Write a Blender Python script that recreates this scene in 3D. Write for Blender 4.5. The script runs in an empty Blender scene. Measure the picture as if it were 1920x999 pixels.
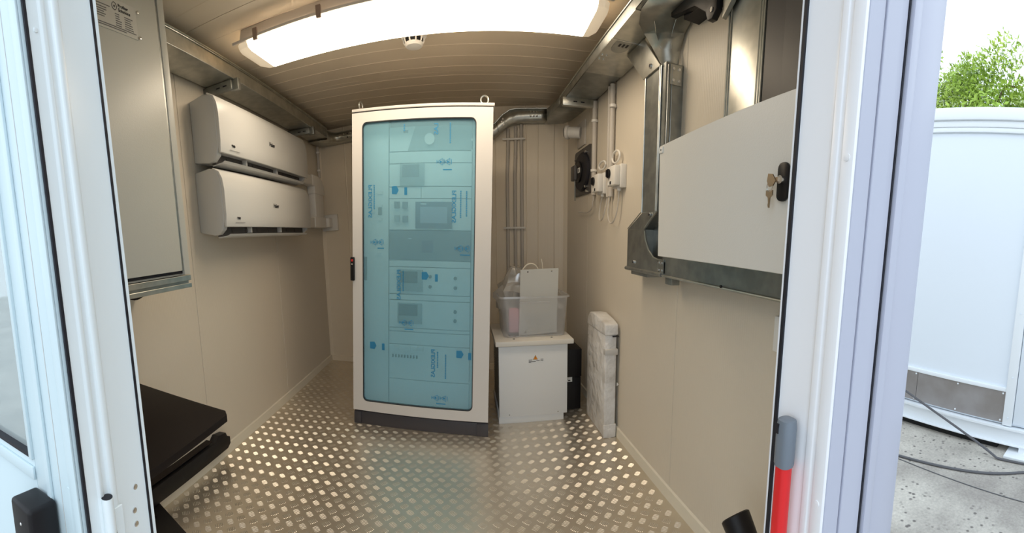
import bpy, bmesh, math, random
from mathutils import Vector, Matrix
sc = bpy.context.scene
COL = sc.collection
random.seed(7)

# ------------------------------------------------------------------ camera
F_PX, CX, CY = 775.0, 960.0, 547.5            # hand-held phone panorama, cylindrical
YAW, PITCH, ROLL = .117, -.135, -.010
cam_d = bpy.data.cameras.new('camera'); cam_d.type = 'PANO'
cam_d.panorama_type = 'CENTRAL_CYLINDRICAL'
cam_d.central_cylindrical_range_u_min = (0 - CX) / F_PX
cam_d.central_cylindrical_range_u_max = (1920 - CX) / F_PX
cam_d.central_cylindrical_range_v_min = (CY - 999) / F_PX
cam_d.central_cylindrical_range_v_max = CY / F_PX
cam_d.central_cylindrical_radius = 1.0
cam_d.clip_start = .01
cam = bpy.data.objects.new('camera', cam_d); COL.objects.link(cam); sc.camera = cam
_f = Vector((math.sin(YAW)*math.cos(PITCH), math.cos(YAW)*math.cos(PITCH), math.sin(PITCH)))
_r0 = Vector((math.cos(YAW), -math.sin(YAW), 0)); _u0 = _r0.cross(_f)
_r = math.cos(ROLL)*_r0 + math.sin(ROLL)*_u0; _u = -math.sin(ROLL)*_r0 + math.cos(ROLL)*_u0
cam.matrix_world = Matrix(((_r.x, _u.x, -_f.x, 0), (_r.y, _u.y, -_f.y, 0), (_r.z, _u.z, -_f.z, 1.22), (0, 0, 0, 1)))

# ------------------------------------------------------------------ sky, exposure
world = bpy.data.worlds.new('sky'); sc.world = world; world.use_nodes = True
wn = world.node_tree; bg = wn.nodes['Background']
bg.inputs['Color'].default_value = (.80, .905, 1.0, 1)
bg.inputs['Strength'].default_value = 1.36
sc.view_settings.view_transform = 'Standard'; sc.view_settings.look = 'None'
sc.view_settings.gamma = 1; sc.view_settings.use_curve_mapping = False
sc.view_settings.exposure = 0.5
LAMP_STRENGTH = 8.0

# ------------------------------------------------------------------ materials
def mat(name, col, rough=.5, metal=0.0, bump=None, spec=.5, var=None, emit=None, trans=0, alpha=1, ior=1.45, coat=0):
    m = bpy.data.materials.new(name); m.use_nodes = True
    nt = m.node_tree; b = nt.nodes['Principled BSDF']
    b.inputs['Base Color'].default_value = (*col, 1); b.inputs['Roughness'].default_value = rough
    b.inputs['Metallic'].default_value = metal; b.inputs['Specular IOR Level'].default_value = spec
    b.inputs['Transmission Weight'].default_value = trans; b.inputs['Alpha'].default_value = alpha
    b.inputs['IOR'].default_value = ior; b.inputs['Coat Weight'].default_value = coat
    if emit:
        b.inputs['Emission Color'].default_value = (*emit[0], 1); b.inputs['Emission Strength'].default_value = emit[1]
    tc = nt.nodes.new('ShaderNodeTexCoord')
    if bump:                         # (kind, scale, strength, distance)
        kind, s, st, di = bump
        bp = nt.nodes.new('ShaderNodeBump'); bp.inputs['Strength'].default_value = st; bp.inputs['Distance'].default_value = di
        if kind == 'noise':
            t = nt.nodes.new('ShaderNodeTexNoise'); t.inputs['Scale'].default_value = s; t.inputs['Detail'].default_value = 3
            nt.links.new(tc.outputs['Object'], t.inputs['Vector']); out = t.outputs['Fac']
        else:                        # fine parallel rolled lines; kind = axis letter
            t = nt.nodes.new('ShaderNodeTexWave'); t.wave_type = 'BANDS'; t.bands_direction = kind
            t.inputs['Scale'].default_value = s; t.inputs['Distortion'].default_value = 0
            nt.links.new(tc.outputs['Object'], t.inputs['Vector'])
            n = nt.nodes.new('ShaderNodeTexNoise'); n.inputs['Scale'].default_value = 260
            nt.links.new(tc.outputs['Object'], n.inputs['Vector'])
            mx = nt.nodes.new('ShaderNodeMath'); mx.operation = 'MULTIPLY_ADD'; mx.inputs[1].default_value = .25
            nt.links.new(n.outputs['Fac'], mx.inputs[0]); nt.links.new(t.outputs['Fac'], mx.inputs[2]); out = mx.outputs[0]
        nt.links.new(out, bp.inputs['Height']); nt.links.new(bp.outputs['Normal'], b.inputs['Normal'])
    if var:                          # (scale, amount, second colour, detail)
        n = nt.nodes.new('ShaderNodeTexNoise'); n.inputs['Scale'].default_value = var[0]; n.inputs['Detail'].default_value = var[3] if len(var) > 3 else 4
        nt.links.new(tc.outputs['Object'], n.inputs['Vector'])
        r = nt.nodes.new('ShaderNodeValToRGB'); r.color_ramp.elements[0].position = .5 - .3/max(var[1], .01)*.5; r.color_ramp.elements[1].position = .5 + .3/max(var[1], .01)*.5
        r.color_ramp.elements[0].color = (*var[2], 1); r.color_ramp.elements[1].color = (*col, 1)
        nt.links.new(n.outputs['Fac'], r.inputs['Fac']); nt.links.new(r.outputs['Color'], b.inputs['Base Color'])
    return m

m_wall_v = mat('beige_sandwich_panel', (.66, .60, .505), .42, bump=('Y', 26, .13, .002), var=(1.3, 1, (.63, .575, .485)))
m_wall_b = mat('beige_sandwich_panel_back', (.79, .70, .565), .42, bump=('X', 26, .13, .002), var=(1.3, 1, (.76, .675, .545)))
m_ceil = mat('beige_ceiling_panel', (.74, .645, .51), .42, bump=('Y', 40, .02, .001), var=(2, 1, (.71, .615, .48)))
m_trim = mat('beige_trim', (.70, .655, .55), .4)
m_floor = mat('tread_plate', (.80, .73, .62), .33, .88, bump=('noise', 9, .08, .004), var=(3, 1, (.72, .65, .55)))
m_bar = mat('tread_bars', (.78, .74, .68), .38, .95)
m_galv = mat('galvanised_steel', (.56, .56, .52), .34, .95, bump=('noise', 60, .04, .001), var=(18, 1.2, (.46, .47, .44), 2))
m_galvd = mat('galvanised_steel_dull', (.36, .37, .355), .38, .9, var=(18, 1.2, (.28, .295, .285), 2))
m_rack = mat('rack_paint', (.66, .64, .62), .42, bump=('noise', 420, .10, .0006))
m_grey = mat('textured_grey_paint', (.54, .545, .50), .42, bump=('noise', 230, .38, .0012))
m_panel = mat('panel_grey_paint', (.68, .675, .645), .42, bump=('noise', 230, .30, .0010))
m_greyp = mat('light_grey_paint', (.52, .52, .49), .5, bump=('noise', 300, .12, .0006))
m_cabw = mat('cabinet_white_paint', (.71, .725, .73), .42, bump=('noise', 400, .1, .0005))
m_lid = mat('cabinet_lid_paint', (.70, .67, .61), .35)
m_plinth = mat('plinth_dark_grey', (.055, .052, .06), .5)
m_seam = mat('dark_rubber', (.012, .012, .018), .6)
m_black = mat('black_plastic', (.011, .010, .011), .42, spec=.3)
m_blackm = mat('black_matt_paint', (.013, .009, .008), .6, spec=.18)
m_fan = mat('fan_plate_dark_grey', (.075, .07, .068), .5)
m_acw = mat('white_abs_plastic', (.60, .60, .585), .28)
m_acs = mat('white_abs_side', (.56, .565, .555), .38)
m_conduit = mat('grey_pvc', (.50, .465, .42), .45)
m_white = mat('white_pvc', (.74, .72, .68), .4)
m_alu = mat('white_lacquered_aluminium', (.83, .90, .925), .33)
m_dleaf = mat('white_lacquered_leaf_darkened', (.60, .715, .76), .36)  # same lacquer as the jambs, coloured darker to offset full sky light
m_alur = mat('white_lacquered_aluminium_post', (.86, .87, .91), .33)
m_chrome = mat('zinc_screw', (.72, .73, .74), .22, 1)
m_brass = mat('worn_nickel_key', (.42, .33, .24), .35, 1)
m_red = mat('red_paint', (.72, .018, .022), .35)
m_redb = mat('red_button', (.55, .03, .03), .4)
m_greycap = mat('grey_plastic_cap', (.17, .20, .24), .42)
m_diff = mat('lit_diffuser', (.9, .88, .82), .4, emit=((1.0, .83, .62), LAMP_STRENGTH))
m_diffend = mat('clear_diffuser_end', (.82, .76, .66), .3, emit=((1.0, .78, .52), .30))
m_lampb = mat('lamp_base_plastic', (.72, .66, .60), .5)
m_clip = mat('lamp_clip', (.33, .24, .19), .5)
m_det = mat('detector_white', (.80, .77, .72), .4)
m_foam = mat('foam_wrap', (.76, .755, .75), .34, bump=('noise', 11, .9, .03), var=(7, 1.2, (.60, .585, .565)), coat=.3)
m_tape = mat('foam_tape', (.55, .54, .52), .3)
m_label = mat('white_label', (.75, .75, .73), .5)
m_ink = mat('black_print', (.02, .02, .022), .5)
m_inkg = mat('grey_print', (.16, .16, .165), .5)
m_orange = mat('orange_warning', (.85, .30, .02), .5)
m_plate = mat('name_plate', (.62, .62, .58), .3, .2)
m_hose = mat('white_hose', (.72, .73, .76), .4)
m_pink = mat('pink_sachet', (.55, .26, .30), .5)
m_cream = mat('cream_cable', (.74, .68, .57), .5)
m_modl = mat('module_front', (.80, .81, .79), .5)
m_modd = mat('module_front_dark', (.16, .19, .21), .5)
m_modg = mat('module_front_grey', (.34, .38, .38), .5)
m_screen = mat('module_display', (.07, .085, .075), .35)
m_hmi = mat('hmi_bezel', (.08, .11, .16), .4)
m_hmis = mat('hmi_screen', (.30, .34, .42), .25)
m_contw = mat('container_white', (.76, .82, .895), .42, bump=('noise', 90, .06, .001))
m_contt = mat('container_trim', (.82, .86, .90), .38)
m_contr = mat('galvanised_kick_plate', (.38, .36, .36), .5, .5, var=(3, 1.3, (.30, .275, .26)))
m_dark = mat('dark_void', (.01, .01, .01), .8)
m_cable = mat('grey_cable', (.11, .11, .12), .55)
m_bark = mat('bark', (.16, .11, .07), .9)
m_leaf = mat('leaf_green', (.30, .46, .05), .55, var=(.8, 1, (.50, .62, .12)))
m_ffilm_ink = mat('film_print_blue', (.03, .22, .42), .5)
m_gasket = mat('gasket', (.03, .035, .04), .5)

def translucent(name, tint, diff, fac, rough_mix=.06, gloss=.3):
    m = bpy.data.materials.new(name); m.use_nodes = True; nt = m.node_tree; nt.nodes.clear()
    o = nt.nodes.new('ShaderNodeOutputMaterial'); t = nt.nodes.new('ShaderNodeBsdfTransparent'); t.inputs['Color'].default_value = (*tint, 1)
    d = nt.nodes.new('ShaderNodeBsdfDiffuse'); d.inputs['Color'].default_value = (*diff, 1)
    tl = nt.nodes.new('ShaderNodeBsdfTranslucent'); tl.inputs['Color'].default_value = (*diff, 1)
    dm = nt.nodes.new('ShaderNodeMixShader'); dm.inputs[0].default_value = .35
    nt.links.new(d.outputs[0], dm.inputs[1]); nt.links.new(tl.outputs[0], dm.inputs[2])
    g = nt.nodes.new('ShaderNodeBsdfGlossy'); g.inputs['Roughness'].default_value = gloss
    m1 = nt.nodes.new('ShaderNodeMixShader'); m1.inputs[0].default_value = fac
    m2 = nt.nodes.new('ShaderNodeMixShader'); m2.inputs[0].default_value = rough_mix
    nt.links.new(t.outputs[0], m1.inputs[1]); nt.links.new(dm.outputs[0], m1.inputs[2])
    nt.links.new(m1.outputs[0], m2.inputs[1]); nt.links.new(g.outputs[0], m2.inputs[2]); nt.links.new(m2.outputs[0], o.inputs['Surface'])
    return m
m_film = translucent('blue_masking_film', (.86, .955, .98), (.42, .76, .91), .30, .04, .22)
m_bin = translucent('frosted_polypropylene', (.90, .91, .92), (.85, .86, .88), .28, .08, .2)
m_bag = translucent('clear_bag', (.88, .87, .85), (.90, .88, .84), .36, .30, .12)
m_glass = translucent('door_glass', (.82, .92, .93), (.80, .86, .85), .60, .25, .04)

def concrete():
    m = bpy.data.materials.new('weathered_concrete'); m.use_nodes = True; nt = m.node_tree; b = nt.nodes['Principled BSDF']
    b.inputs['Roughness'].default_value = .9
    tc = nt.nodes.new('ShaderNodeTexCoord')
    n1 = nt.nodes.new('ShaderNodeTexNoise'); n1.inputs['Scale'].default_value = 1.6; n1.inputs['Detail'].default_value = 6
    n2 = nt.nodes.new('ShaderNodeTexVoronoi'); n2.inputs['Scale'].default_value = 21; n2.feature = 'F1'
    n3 = nt.nodes.new('ShaderNodeTexNoise'); n3.inputs['Scale'].default_value = 60; n3.inputs['Detail'].default_value = 4
    n4 = nt.nodes.new('ShaderNodeTexNoise'); n4.inputs['Scale'].default_value = 3.2; n4.inputs['Detail'].default_value = 2
    for n in (n1, n2, n3, n4): nt.links.new(tc.outputs['Object'], n.inputs['Vector'])
    r = nt.nodes.new('ShaderNodeValToRGB'); r.color_ramp.elements[0].position = .36; r.color_ramp.elements[1].position = .66
    r.color_ramp.elements[0].color = (.40, .365, .33, 1); r.color_ramp.elements[1].color = (.74, .695, .62, 1)
    nt.links.new(n1.outputs['Fac'], r.inputs['Fac'])
    pit = nt.nodes.new('ShaderNodeMapRange'); pit.inputs['From Min'].default_value = .16; pit.inputs['From Max'].default_value = .30
    nt.links.new(n2.outputs['Distance'], pit.inputs['Value'])
    msk = nt.nodes.new('ShaderNodeMapRange'); msk.inputs['From Min'].default_value = .44; msk.inputs['From Max'].default_value = .54
    nt.links.new(n4.outputs['Fac'], msk.inputs['Value'])
    inv = nt.nodes.new('ShaderNodeMath'); inv.operation = 'SUBTRACT'; inv.inputs[0].default_value = 1; nt.links.new(pit.outputs[0], inv.inputs[1])
    mu = nt.nodes.new('ShaderNodeMath'); mu.operation = 'MULTIPLY'; nt.links.new(inv.outputs[0], mu.inputs[0]); nt.links.new(msk.outputs[0], mu.inputs[1])
    mx = nt.nodes.new('ShaderNodeMix'); mx.data_type = 'RGBA'; mx.inputs['B'].default_value = (.22, .20, .185, 1)
    nt.links.new(mu.outputs[0], mx.inputs['Factor']); nt.links.new(r.outputs['Color'], mx.inputs['A'])
    mx2 = nt.nodes.new('ShaderNodeMix'); mx2.data_type = 'RGBA'; mx2.blend_type = 'MULTIPLY'; mx2.inputs['Factor'].default_value = .5
    nt.links.new(mx.outputs['Result'], mx2.inputs['A']); nt.links.new(n3.outputs['Fac'], mx2.inputs['B'])
    nt.links.new(mx2.outputs['Result'], b.inputs['Base Color'])
    bp = nt.nodes.new('ShaderNodeBump'); bp.inputs['Strength'].default_value = .6; bp.inputs['Distance'].default_value = .01
    nt.links.new(n3.outputs['Fac'], bp.inputs['Height']); nt.links.new(bp.outputs['Normal'], b.inputs['Normal'])
    return m
m_conc = concrete()
m_post = mat('grey_blue_outer_wall', (.46, .475, .57), .38)  # even grey-blue for the outer front wall, darker than the jambs

# ------------------------------------------------------------------ mesh helpers
class MB:
    def __init__(s): s.v = []; s.f = []
    def add(s, vs, fs):
        k = len(s.v); s.v += [tuple(p) for p in vs]; s.f += [tuple(i + k for i in f) for f in fs]; return s
    def box(s, x0, x1, y0, y1, z0, z1):
        return s.add([(x0,y0,z0),(x1,y0,z0),(x1,y1,z0),(x0,y1,z0),(x0,y0,z1),(x1,y0,z1),(x1,y1,z1),(x0,y1,z1)],
                     [(0,3,2,1),(4,5,6,7),(0,1,5,4),(1,2,6,5),(2,3,7,6),(3,0,4,7)])
    def prism(s, poly, ax, a, b):    # poly in the two other axes (cyclic order), extruded from a to b
        n = len(poly)
        def P(p, t): return {'x': (t, p[0], p[1]), 'y': (p[0], t, p[1]), 'z': (p[0], p[1], t)}[ax]
        vs = [P(p, a) for p in poly] + [P(p, b) for p in poly]
        return s.add(vs, [tuple(range(n)), tuple(range(2*n-1, n-1, -1))] + [(i, i+n, (i+1) % n + n, (i+1) % n) for i in range(n)])
    def cyl(s, p0, p1, r, n=16, r1=None, caps=True):
        p0, p1 = Vector(p0), Vector(p1); d = (p1-p0).normalized(); r1 = r if r1 is None else r1
        a = d.orthogonal().normalized(); b = d.cross(a)
        vs = [p0 + r*(math.cos(t)*a + math.sin(t)*b) for t in [2*math.pi*i/n for i in range(n)]]
        vs += [p1 + r1*(math.cos(t)*a + math.sin(t)*b) for t in [2*math.pi*i/n for i in range(n)]]
        fs = [(i, (i+1) % n, (i+1) % n + n, i+n) for i in range(n)]
        if caps: fs += [tuple(range(n-1, -1, -1)), tuple(range(n, 2*n))]
        return s.add(vs, fs)
    def tube(s, pts, r, n=8, closed=False):
        pts = [Vector(p) for p in pts]; m = len(pts); vs = []; a = None
        for i, p in enumerate(pts):
            q0 = pts[(i-1) % m] if closed or i else pts[0]; q1 = pts[(i+1) % m] if closed or i < m-1 else pts[-1]
            d = (q1-q0).normalized()
            if a is None: a = d.orthogonal().normalized()
            a = (a - a.dot(d)*d)
            a = a.normalized() if a.length > 1e-6 else d.orthogonal().normalized()
            b = d.cross(a)
            vs += [p + r*(math.cos(2*math.pi*k/n)*a + math.sin(2*math.pi*k/n)*b) for k in range(n)]
        fs = []
        for i in range(m if closed else m-1):
            j = (i+1) % m
            fs += [(i*n+k, i*n+(k+1) % n, j*n+(k+1) % n, j*n+k) for k in range(n)]
        if not closed: fs += [tuple(range(n-1, -1, -1)), tuple((m-1)*n+k for k in range(n))]
        return s.add(vs, fs)
    def lathe(s, prof, c=(0,0,0), axis=(0,0,1), n=24):
        c = Vector(c); d = Vector(axis).normalized(); a = d.orthogonal().normalized(); b = d.cross(a); vs = []
        for r, h in prof: vs += [c + d*h + r*(math.cos(2*math.pi*k/n)*a + math.sin(2*math.pi*k/n)*b) for k in range(n)]
        fs = [(i*n+k, i*n+(k+1) % n, (i+1)*n+(k+1) % n, (i+1)*n+k) for i in range(len(prof)-1) for k in range(n)]
        fs += [tuple(range(n-1, -1, -1)), tuple((len(prof)-1)*n+k for k in range(n))]
        return s.add(vs, fs)
    def strip(s, a, b, th=None):     # ribbon between two polylines
        n = len(a); 
        return s.add(list(a)+list(b), [(i, i+1, n+i+1, n+i) for i in range(n-1)])
    def build(s, name, m, parent=None, bevel=0, seg=2, warp=None, solid=0, smooth=35, mats=None):
        me = bpy.data.meshes.new(name)
        me.from_pydata([tuple(p) for p in s.v], [], s.f)
        bm = bmesh.new(); bm.from_mesh(me)
        bmesh.ops.recalc_face_normals(bm, faces=bm.faces)
        if bevel:
            es = [e for e in bm.edges if len(e.link_faces) == 2 and e.calc_face_angle(0) > .6]
            bmesh.ops.bevel(bm, geom=es, offset=bevel, segments=seg, affect='EDGES', profile=.5, clamp_overlap=True)
        if warp:
            for v in bm.verts: v.co = warp(v.co)
        bm.to_mesh(me); bm.free()
        for p in me.polygons: p.use_smooth = True
        me.set_sharp_from_angle(angle=math.radians(smooth))
        me.materials.append(m)
        o = bpy.data.objects.new(name, me); COL.objects.link(o)
        if solid:
            md = o.modifiers.new('thickness', 'SOLIDIFY'); md.thickness = solid; md.offset = 0
        if parent: o.parent = parent
        return o
def loopring(outer, holes, m, name, parent, y0, y1, warp=None, plane='xz', bevel=0):
    """Flat plate with holes: loops in a plane, filled and given thickness from y0 to y1."""
    bm = bmesh.new()
    def P(p, t): return {'xz': (p[0], t, p[1]), 'yz': (t, p[0], p[1]), 'xy': (p[0], p[1], t)}[plane]
    es = []
    for lp in [outer] + holes:
        vs = [bm.verts.new(P(p, y0)) for p in lp]
        es += [bm.edges.new((vs[i], vs[(i+1) % len(vs)])) for i in range(len(vs))]
    r = bmesh.ops.triangle_fill(bm, edges=es, use_beauty=True)
    fs = [g for g in r['geom'] if isinstance(g, bmesh.types.BMFace)]
    e = bmesh.ops.extrude_face_region(bm, geom=fs)
    d = Vector(P((0, 0), y1)) - Vector(P((0, 0), y0))
    bmesh.ops.translate(bm, vec=d, verts=[g for g in e['geom'] if isinstance(g, bmesh.types.BMVert)])
    bmesh.ops.recalc_face_normals(bm, faces=bm.faces)
    if warp:
        for v in bm.verts: v.co = warp(v.co)
    me = bpy.data.meshes.new(name); bm.to_mesh(me); bm.free(); me.materials.append(m)
    for p in me.polygons: p.use_smooth = True
    me.set_sharp_from_angle(angle=math.radians(30))
    o = bpy.data.objects.new(name, me); COL.objects.link(o)
    if parent: o.parent = parent
    return o
def rrect(x0, x1, z0, z1, r, k=6):
    out = []
    for cx, cz, a0 in ((x1-r, z1-r, 0), (x0+r, z1-r, 90), (x0+r, z0+r, 180), (x1-r, z0+r, 270)):
        out += [(cx+r*math.cos(math.radians(a0+90*i/k)), cz+r*math.sin(math.radians(a0+90*i/k))) for i in range(k+1)]
    return out
def circ(cx, cz, r, n=20): return [(cx+r*math.cos(2*math.pi*i/n), cz+r*math.sin(2*math.pi*i/n)) for i in range(n)]
def bez(p0, p1, p2, p3, n=16):
    p0, p1, p2, p3 = map(Vector, (p0, p1, p2, p3))
    return [((1-t)**3)*p0+3*((1-t)**2)*t*p1+3*(1-t)*t*t*p2+t**3*p3 for t in [i/n for i in range(n+1)]]
def tag(o, label=None, cat=None, group=None, kind=None):
    if label: o['label'] = label
    if cat: o['category'] = cat
    if group: o['group'] = group
    if kind: o['kind'] = kind
    return o
def thing(name, label, cat, loc=(0,0,0), rz=0, group=None):
    o = bpy.data.objects.new(name, None); o.empty_display_size = .05; COL.objects.link(o); o.location = loc; o.rotation_euler = (0,0,rz)
    return tag(o, label, cat, group)
def struct(name, mb, m, **k): return tag(mb.build(name, m, **k), kind='structure')
def shift(mb, d): mb.v = [(p[0]-d[0], p[1]-d[1], p[2]-d[2]) for p in mb.v]; return mb
def wbuild(mb, name, m, parent, **k):          # world coordinates -> child of an unrotated, unscaled empty
    return shift(mb, parent.location).build(name, m, parent, **k)
def text(body, size, m, parent, origin, xdir, ydir, name='lettering', ext=.0004, warp=None, align='LEFT', bold=0):
    cu = bpy.data.curves.new(name, 'FONT'); cu.body = body; cu.size = size; cu.extrude = ext; cu.align_x = align; cu.offset = bold
    to = bpy.data.objects.new(name, cu); COL.objects.link(to)
    bpy.context.view_layer.update()
    me = bpy.data.meshes.new_from_object(to.evaluated_get(bpy.context.evaluated_depsgraph_get()))
    bpy.data.objects.remove(to); bpy.data.curves.remove(cu)
    X, Y = Vector(xdir), Vector(ydir); Z = X.cross(Y); O = Vector(origin)
    for v in me.vertices:
        c = O + X*v.co.x + Y*v.co.y + Z*v.co.z
        v.co = warp(c) if warp else c
    me.materials.clear(); me.materials.append(m); me.name = name
    o = bpy.data.objects.new(name, me); COL.objects.link(o)
    if parent: o.parent = parent
    return o
def copy_tree(o, parent=None):
    c = o.copy(); COL.objects.link(c)
    if parent: c.parent = parent
    for ch in [x for x in bpy.data.objects if x.parent == o]: copy_tree(ch, c)
    return c

# ------------------------------------------------------------------ room shell
XL, XR, ZC = -1.39, .905, 2.31
def yb(x): return 4.02 - .2004*(x+1.39)        # the back wall runs slightly askew
YF = .57                                      # inner face of the front wall
BA = math.atan2(-.2004, 1)
bx = Vector((math.cos(BA), math.sin(BA), 0)); by = Vector((-bx.y, bx.x, 0))

floor = struct('floor', MB().prism([(XL-.06, .40), (XR+.06, .40), (XR+.06, yb(XR)+.06), (XL-.06, yb(XL)+.06)], 'z', -.12, 0), m_floor)
# raised five-bar tread pattern, alternating direction
bars = MB()
def tread(x, y, sgn, n=5):
    dx, dy = .7071*sgn, .7071; px_, py_ = -dy, dx
    for k in range(n):
        o = (k-(n-1)/2)*.0078; L = .0145 if 0 < k < n-1 else .0120; w = .0019
        P = lambda a, b, z: (x+dx*a+px_*b, y+dy*a+py_*b, z)
        vs = [P(-L, o-w, 0), P(L, o-w, 0), P(L, o+w, 0), P(-L, o+w, 0), P(-L+.004, o, .0015), P(L-.004, o, .0015)]
        bars.add(vs, [(0, 1, 5, 4), (1, 2, 5), (2, 3, 4, 5), (3, 0, 4)])
j = 0
while .42 + j*.0425 < 4.05:
    y = .42 + j*.0425
    i = 0
    while XL + .02 + i*.064 < XR:
        x = XL + .035 + i*.064 + (.032 if j % 2 else 0)
        if x < XR - .02 and y < yb(x) - .03: tread(x, y, 1 if j % 2 == 0 else -1)
        i += 1
    j += 1
b_o = bars.build('tread_bar', m_bar, floor); b_o['kind'] = 'stuff'

def seam_cells(a, b, seams):
    s = [a] + [q for q in seams if a < q < b] + [b]; return list(zip(s[:-1], s[1:]))
def side_wall(name, x_in, sign, y0, y1, seams):
    w = struct(name, MB().box(*sorted((x_in+sign*.010, x_in+sign*.060)), y0-.0, y1, -.12, ZC+.06), m_wall_v)
    for a, b in seam_cells(y0, y1, seams):
        MB().box(*sorted((x_in, x_in+sign*.010)), a+.0014, b-.0014, -.005, ZC+.005).build('wall_panel', m_wall_v, w, bevel=.0012, seg=1)
    return w
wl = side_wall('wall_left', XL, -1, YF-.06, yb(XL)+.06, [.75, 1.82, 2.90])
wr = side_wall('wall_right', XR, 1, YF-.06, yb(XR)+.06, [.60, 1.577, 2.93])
# back wall, built in its own frame
def on_back(mb):                                # local (u along wall from left corner, v into wall, z) -> world
    o = Vector((XL, yb(XL), 0)); mb.v = [tuple(o + bx*p[0] + by*p[1] + Vector((0, 0, p[2]))) for p in mb.v]; return mb
def bu(x): return (x - XL)/math.cos(BA)
LB = bu(XR)
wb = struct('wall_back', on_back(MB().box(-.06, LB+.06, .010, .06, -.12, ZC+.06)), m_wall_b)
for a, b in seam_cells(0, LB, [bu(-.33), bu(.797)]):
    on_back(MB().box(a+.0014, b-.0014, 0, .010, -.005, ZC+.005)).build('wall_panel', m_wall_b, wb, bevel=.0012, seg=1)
for x in (.30, .56, .661, -.85, -1.1):              # shallow rolled ribs
    u = bu(x); on_back(MB().prism([(u-.006, 0), (u, -.003), (u+.006, 0)], 'z', 0, ZC)).build('wall_rib', m_wall_b, wb)
# front wall around the door opening
DX0, DX1, DH = -.66, .60, 2.12
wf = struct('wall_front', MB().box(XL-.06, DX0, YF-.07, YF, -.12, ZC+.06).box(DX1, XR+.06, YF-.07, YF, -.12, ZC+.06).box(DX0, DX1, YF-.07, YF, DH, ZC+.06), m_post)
MB().box(XL, DX0, YF, YF+.004, 0, ZC).box(DX1, XR, YF, YF+.004, 0, ZC).build('wall_panel', m_wall_b, wf)
# vertical grooves and corner post on the outer face right of the door
for x0, x1, dy in ((.66, .712, .004), (.714, .770, .008), (.772, .797, .004)):
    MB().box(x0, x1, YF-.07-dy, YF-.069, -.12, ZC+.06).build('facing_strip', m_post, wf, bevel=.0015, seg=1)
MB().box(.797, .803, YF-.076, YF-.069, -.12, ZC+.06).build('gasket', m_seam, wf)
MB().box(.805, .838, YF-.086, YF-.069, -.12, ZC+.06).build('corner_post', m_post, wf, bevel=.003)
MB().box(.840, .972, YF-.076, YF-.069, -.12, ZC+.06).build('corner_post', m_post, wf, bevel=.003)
ceiling = struct('ceiling', MB().prism([(XL-.06, YF-.07), (XR+.06, YF-.07), (XR+.06, yb(XR)+.06), (XL-.06, yb(XL)+.06)], 'z', ZC+.010, ZC+.07), m_ceil)
for a, b in seam_cells(YF, 4.02, [1.76, 2.92]):
    if b > 3.5: poly = [(XL, a+.002), (XR, a+.002), (XR, yb(XR)), (XL, yb(XL))]
    else: poly = [(XL, a+.002), (XR, a+.002), (XR, b-.002), (XL, b-.002)]
    MB().prism(poly, 'z', ZC, ZC+.010).build('ceiling_panel', m_ceil, ceiling)
y = .72
while y < 3.95:
    xr = XR if y < 3.5 else XL + (4.02-y)/.2004 - .06
    if abs(y-1.76) > .03 and xr > XL+.2:
        MB().prism([(y-.006, ZC), (y-.002, ZC-.0022), (y+.002, ZC-.0022), (y+.006, ZC)], 'x', XL, xr).build('ceiling_rib', m_ceil, ceiling)
    y += .1505
# skirtings and corner trims
struct('baseboard_left', MB().prism([(XL, .0), (XL+.012, .0), (XL+.009, .058), (XL, .062)], 'y', YF, yb(XL)-.01), m_trim)
struct('baseboard_right', MB().prism([(XR, .0), (XR-.012, .0), (XR-.009, .055), (XR, .060)], 'y', YF, yb(XR)-.01), m_trim)
struct('baseboard_back', on_back(MB().prism([(0, .0), (-.010, .0), (-.008, .05), (0, .054)], 'x', .01, LB-.01)), m_wall_b)
struct('trim_1', MB().prism([(XL, yb(XL)), (XL+.03, yb(XL)-.006), (XL, yb(XL)-.03)], 'z', .05, ZC), m_wall_b)
struct('trim_2', MB().prism([(XR, yb(XR)), (XR-.03, yb(XR)+.002), (XR, yb(XR)-.03)], 'z', .05, ZC), m_wall_b)
sill = struct('trim_3', MB().box(-.60, .56, .33, YF, -.03, .012), m_alu, bevel=.003)

# ------------------------------------------------------------------ door frame (both jambs)
lj = struct('trim_4', MB().prism([(-.66, YF-.005), (-.575, .530), (-.5455, .5165), (-.5475, .503), (-.549, .436), (-.546, .433), (-.545, .425), (-.546, .420), (-.5505, .417),
     (-.5505, .408), (-.5475, .405), (-.5475, .398), (-.551, .394), (-.551, .372), (-.60, .372), (-.66, .42)], 'z', 0, DH), m_alu, bevel=.0008, seg=1)
MB().box(-.5492, -.5455, .5035, .5085, 0, DH).build('gasket', m_seam, lj)
MB().box(-.5535, -.5490, .3665, .3722, 0, DH).build('gasket', m_seam, lj)
for y_, z_ in ((.478, .812), (.470, .771), (.4705, .745), (.476, 1.90)):
    MB().lathe([(.0055, 0), (.005, .0018), (.002, .0028)], (-.5485, y_, z_), (1, 0, 0), 14).build('rivet', m_chrome, lj)
MB().lathe([(.0045, 0), (.004, .0015), (.002, .002)], (-.5512, .386, 1.60), (1, 0, 0), 14).build('rivet', m_alu, lj)
hg = MB().cyl((-.542, .407, .70), (-.542, .407, .8285), .0105, 20).build('hinge', m_alu, lj)
MB().cyl((-.542, .407, .8285), (-.542, .407, .8293), .0098, 20).build('hinge_bore', m_seam, hg)
MB().cyl((-.542, .407, .765), (-.542, .407, .766), .0108, 20).build('hinge_joint', m_seam, hg)
MB().box(-.5475, -.543, .407, .44, .70, .80).build('hinge_leaf', m_alu, hg, bevel=.001, seg=1)
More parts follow.
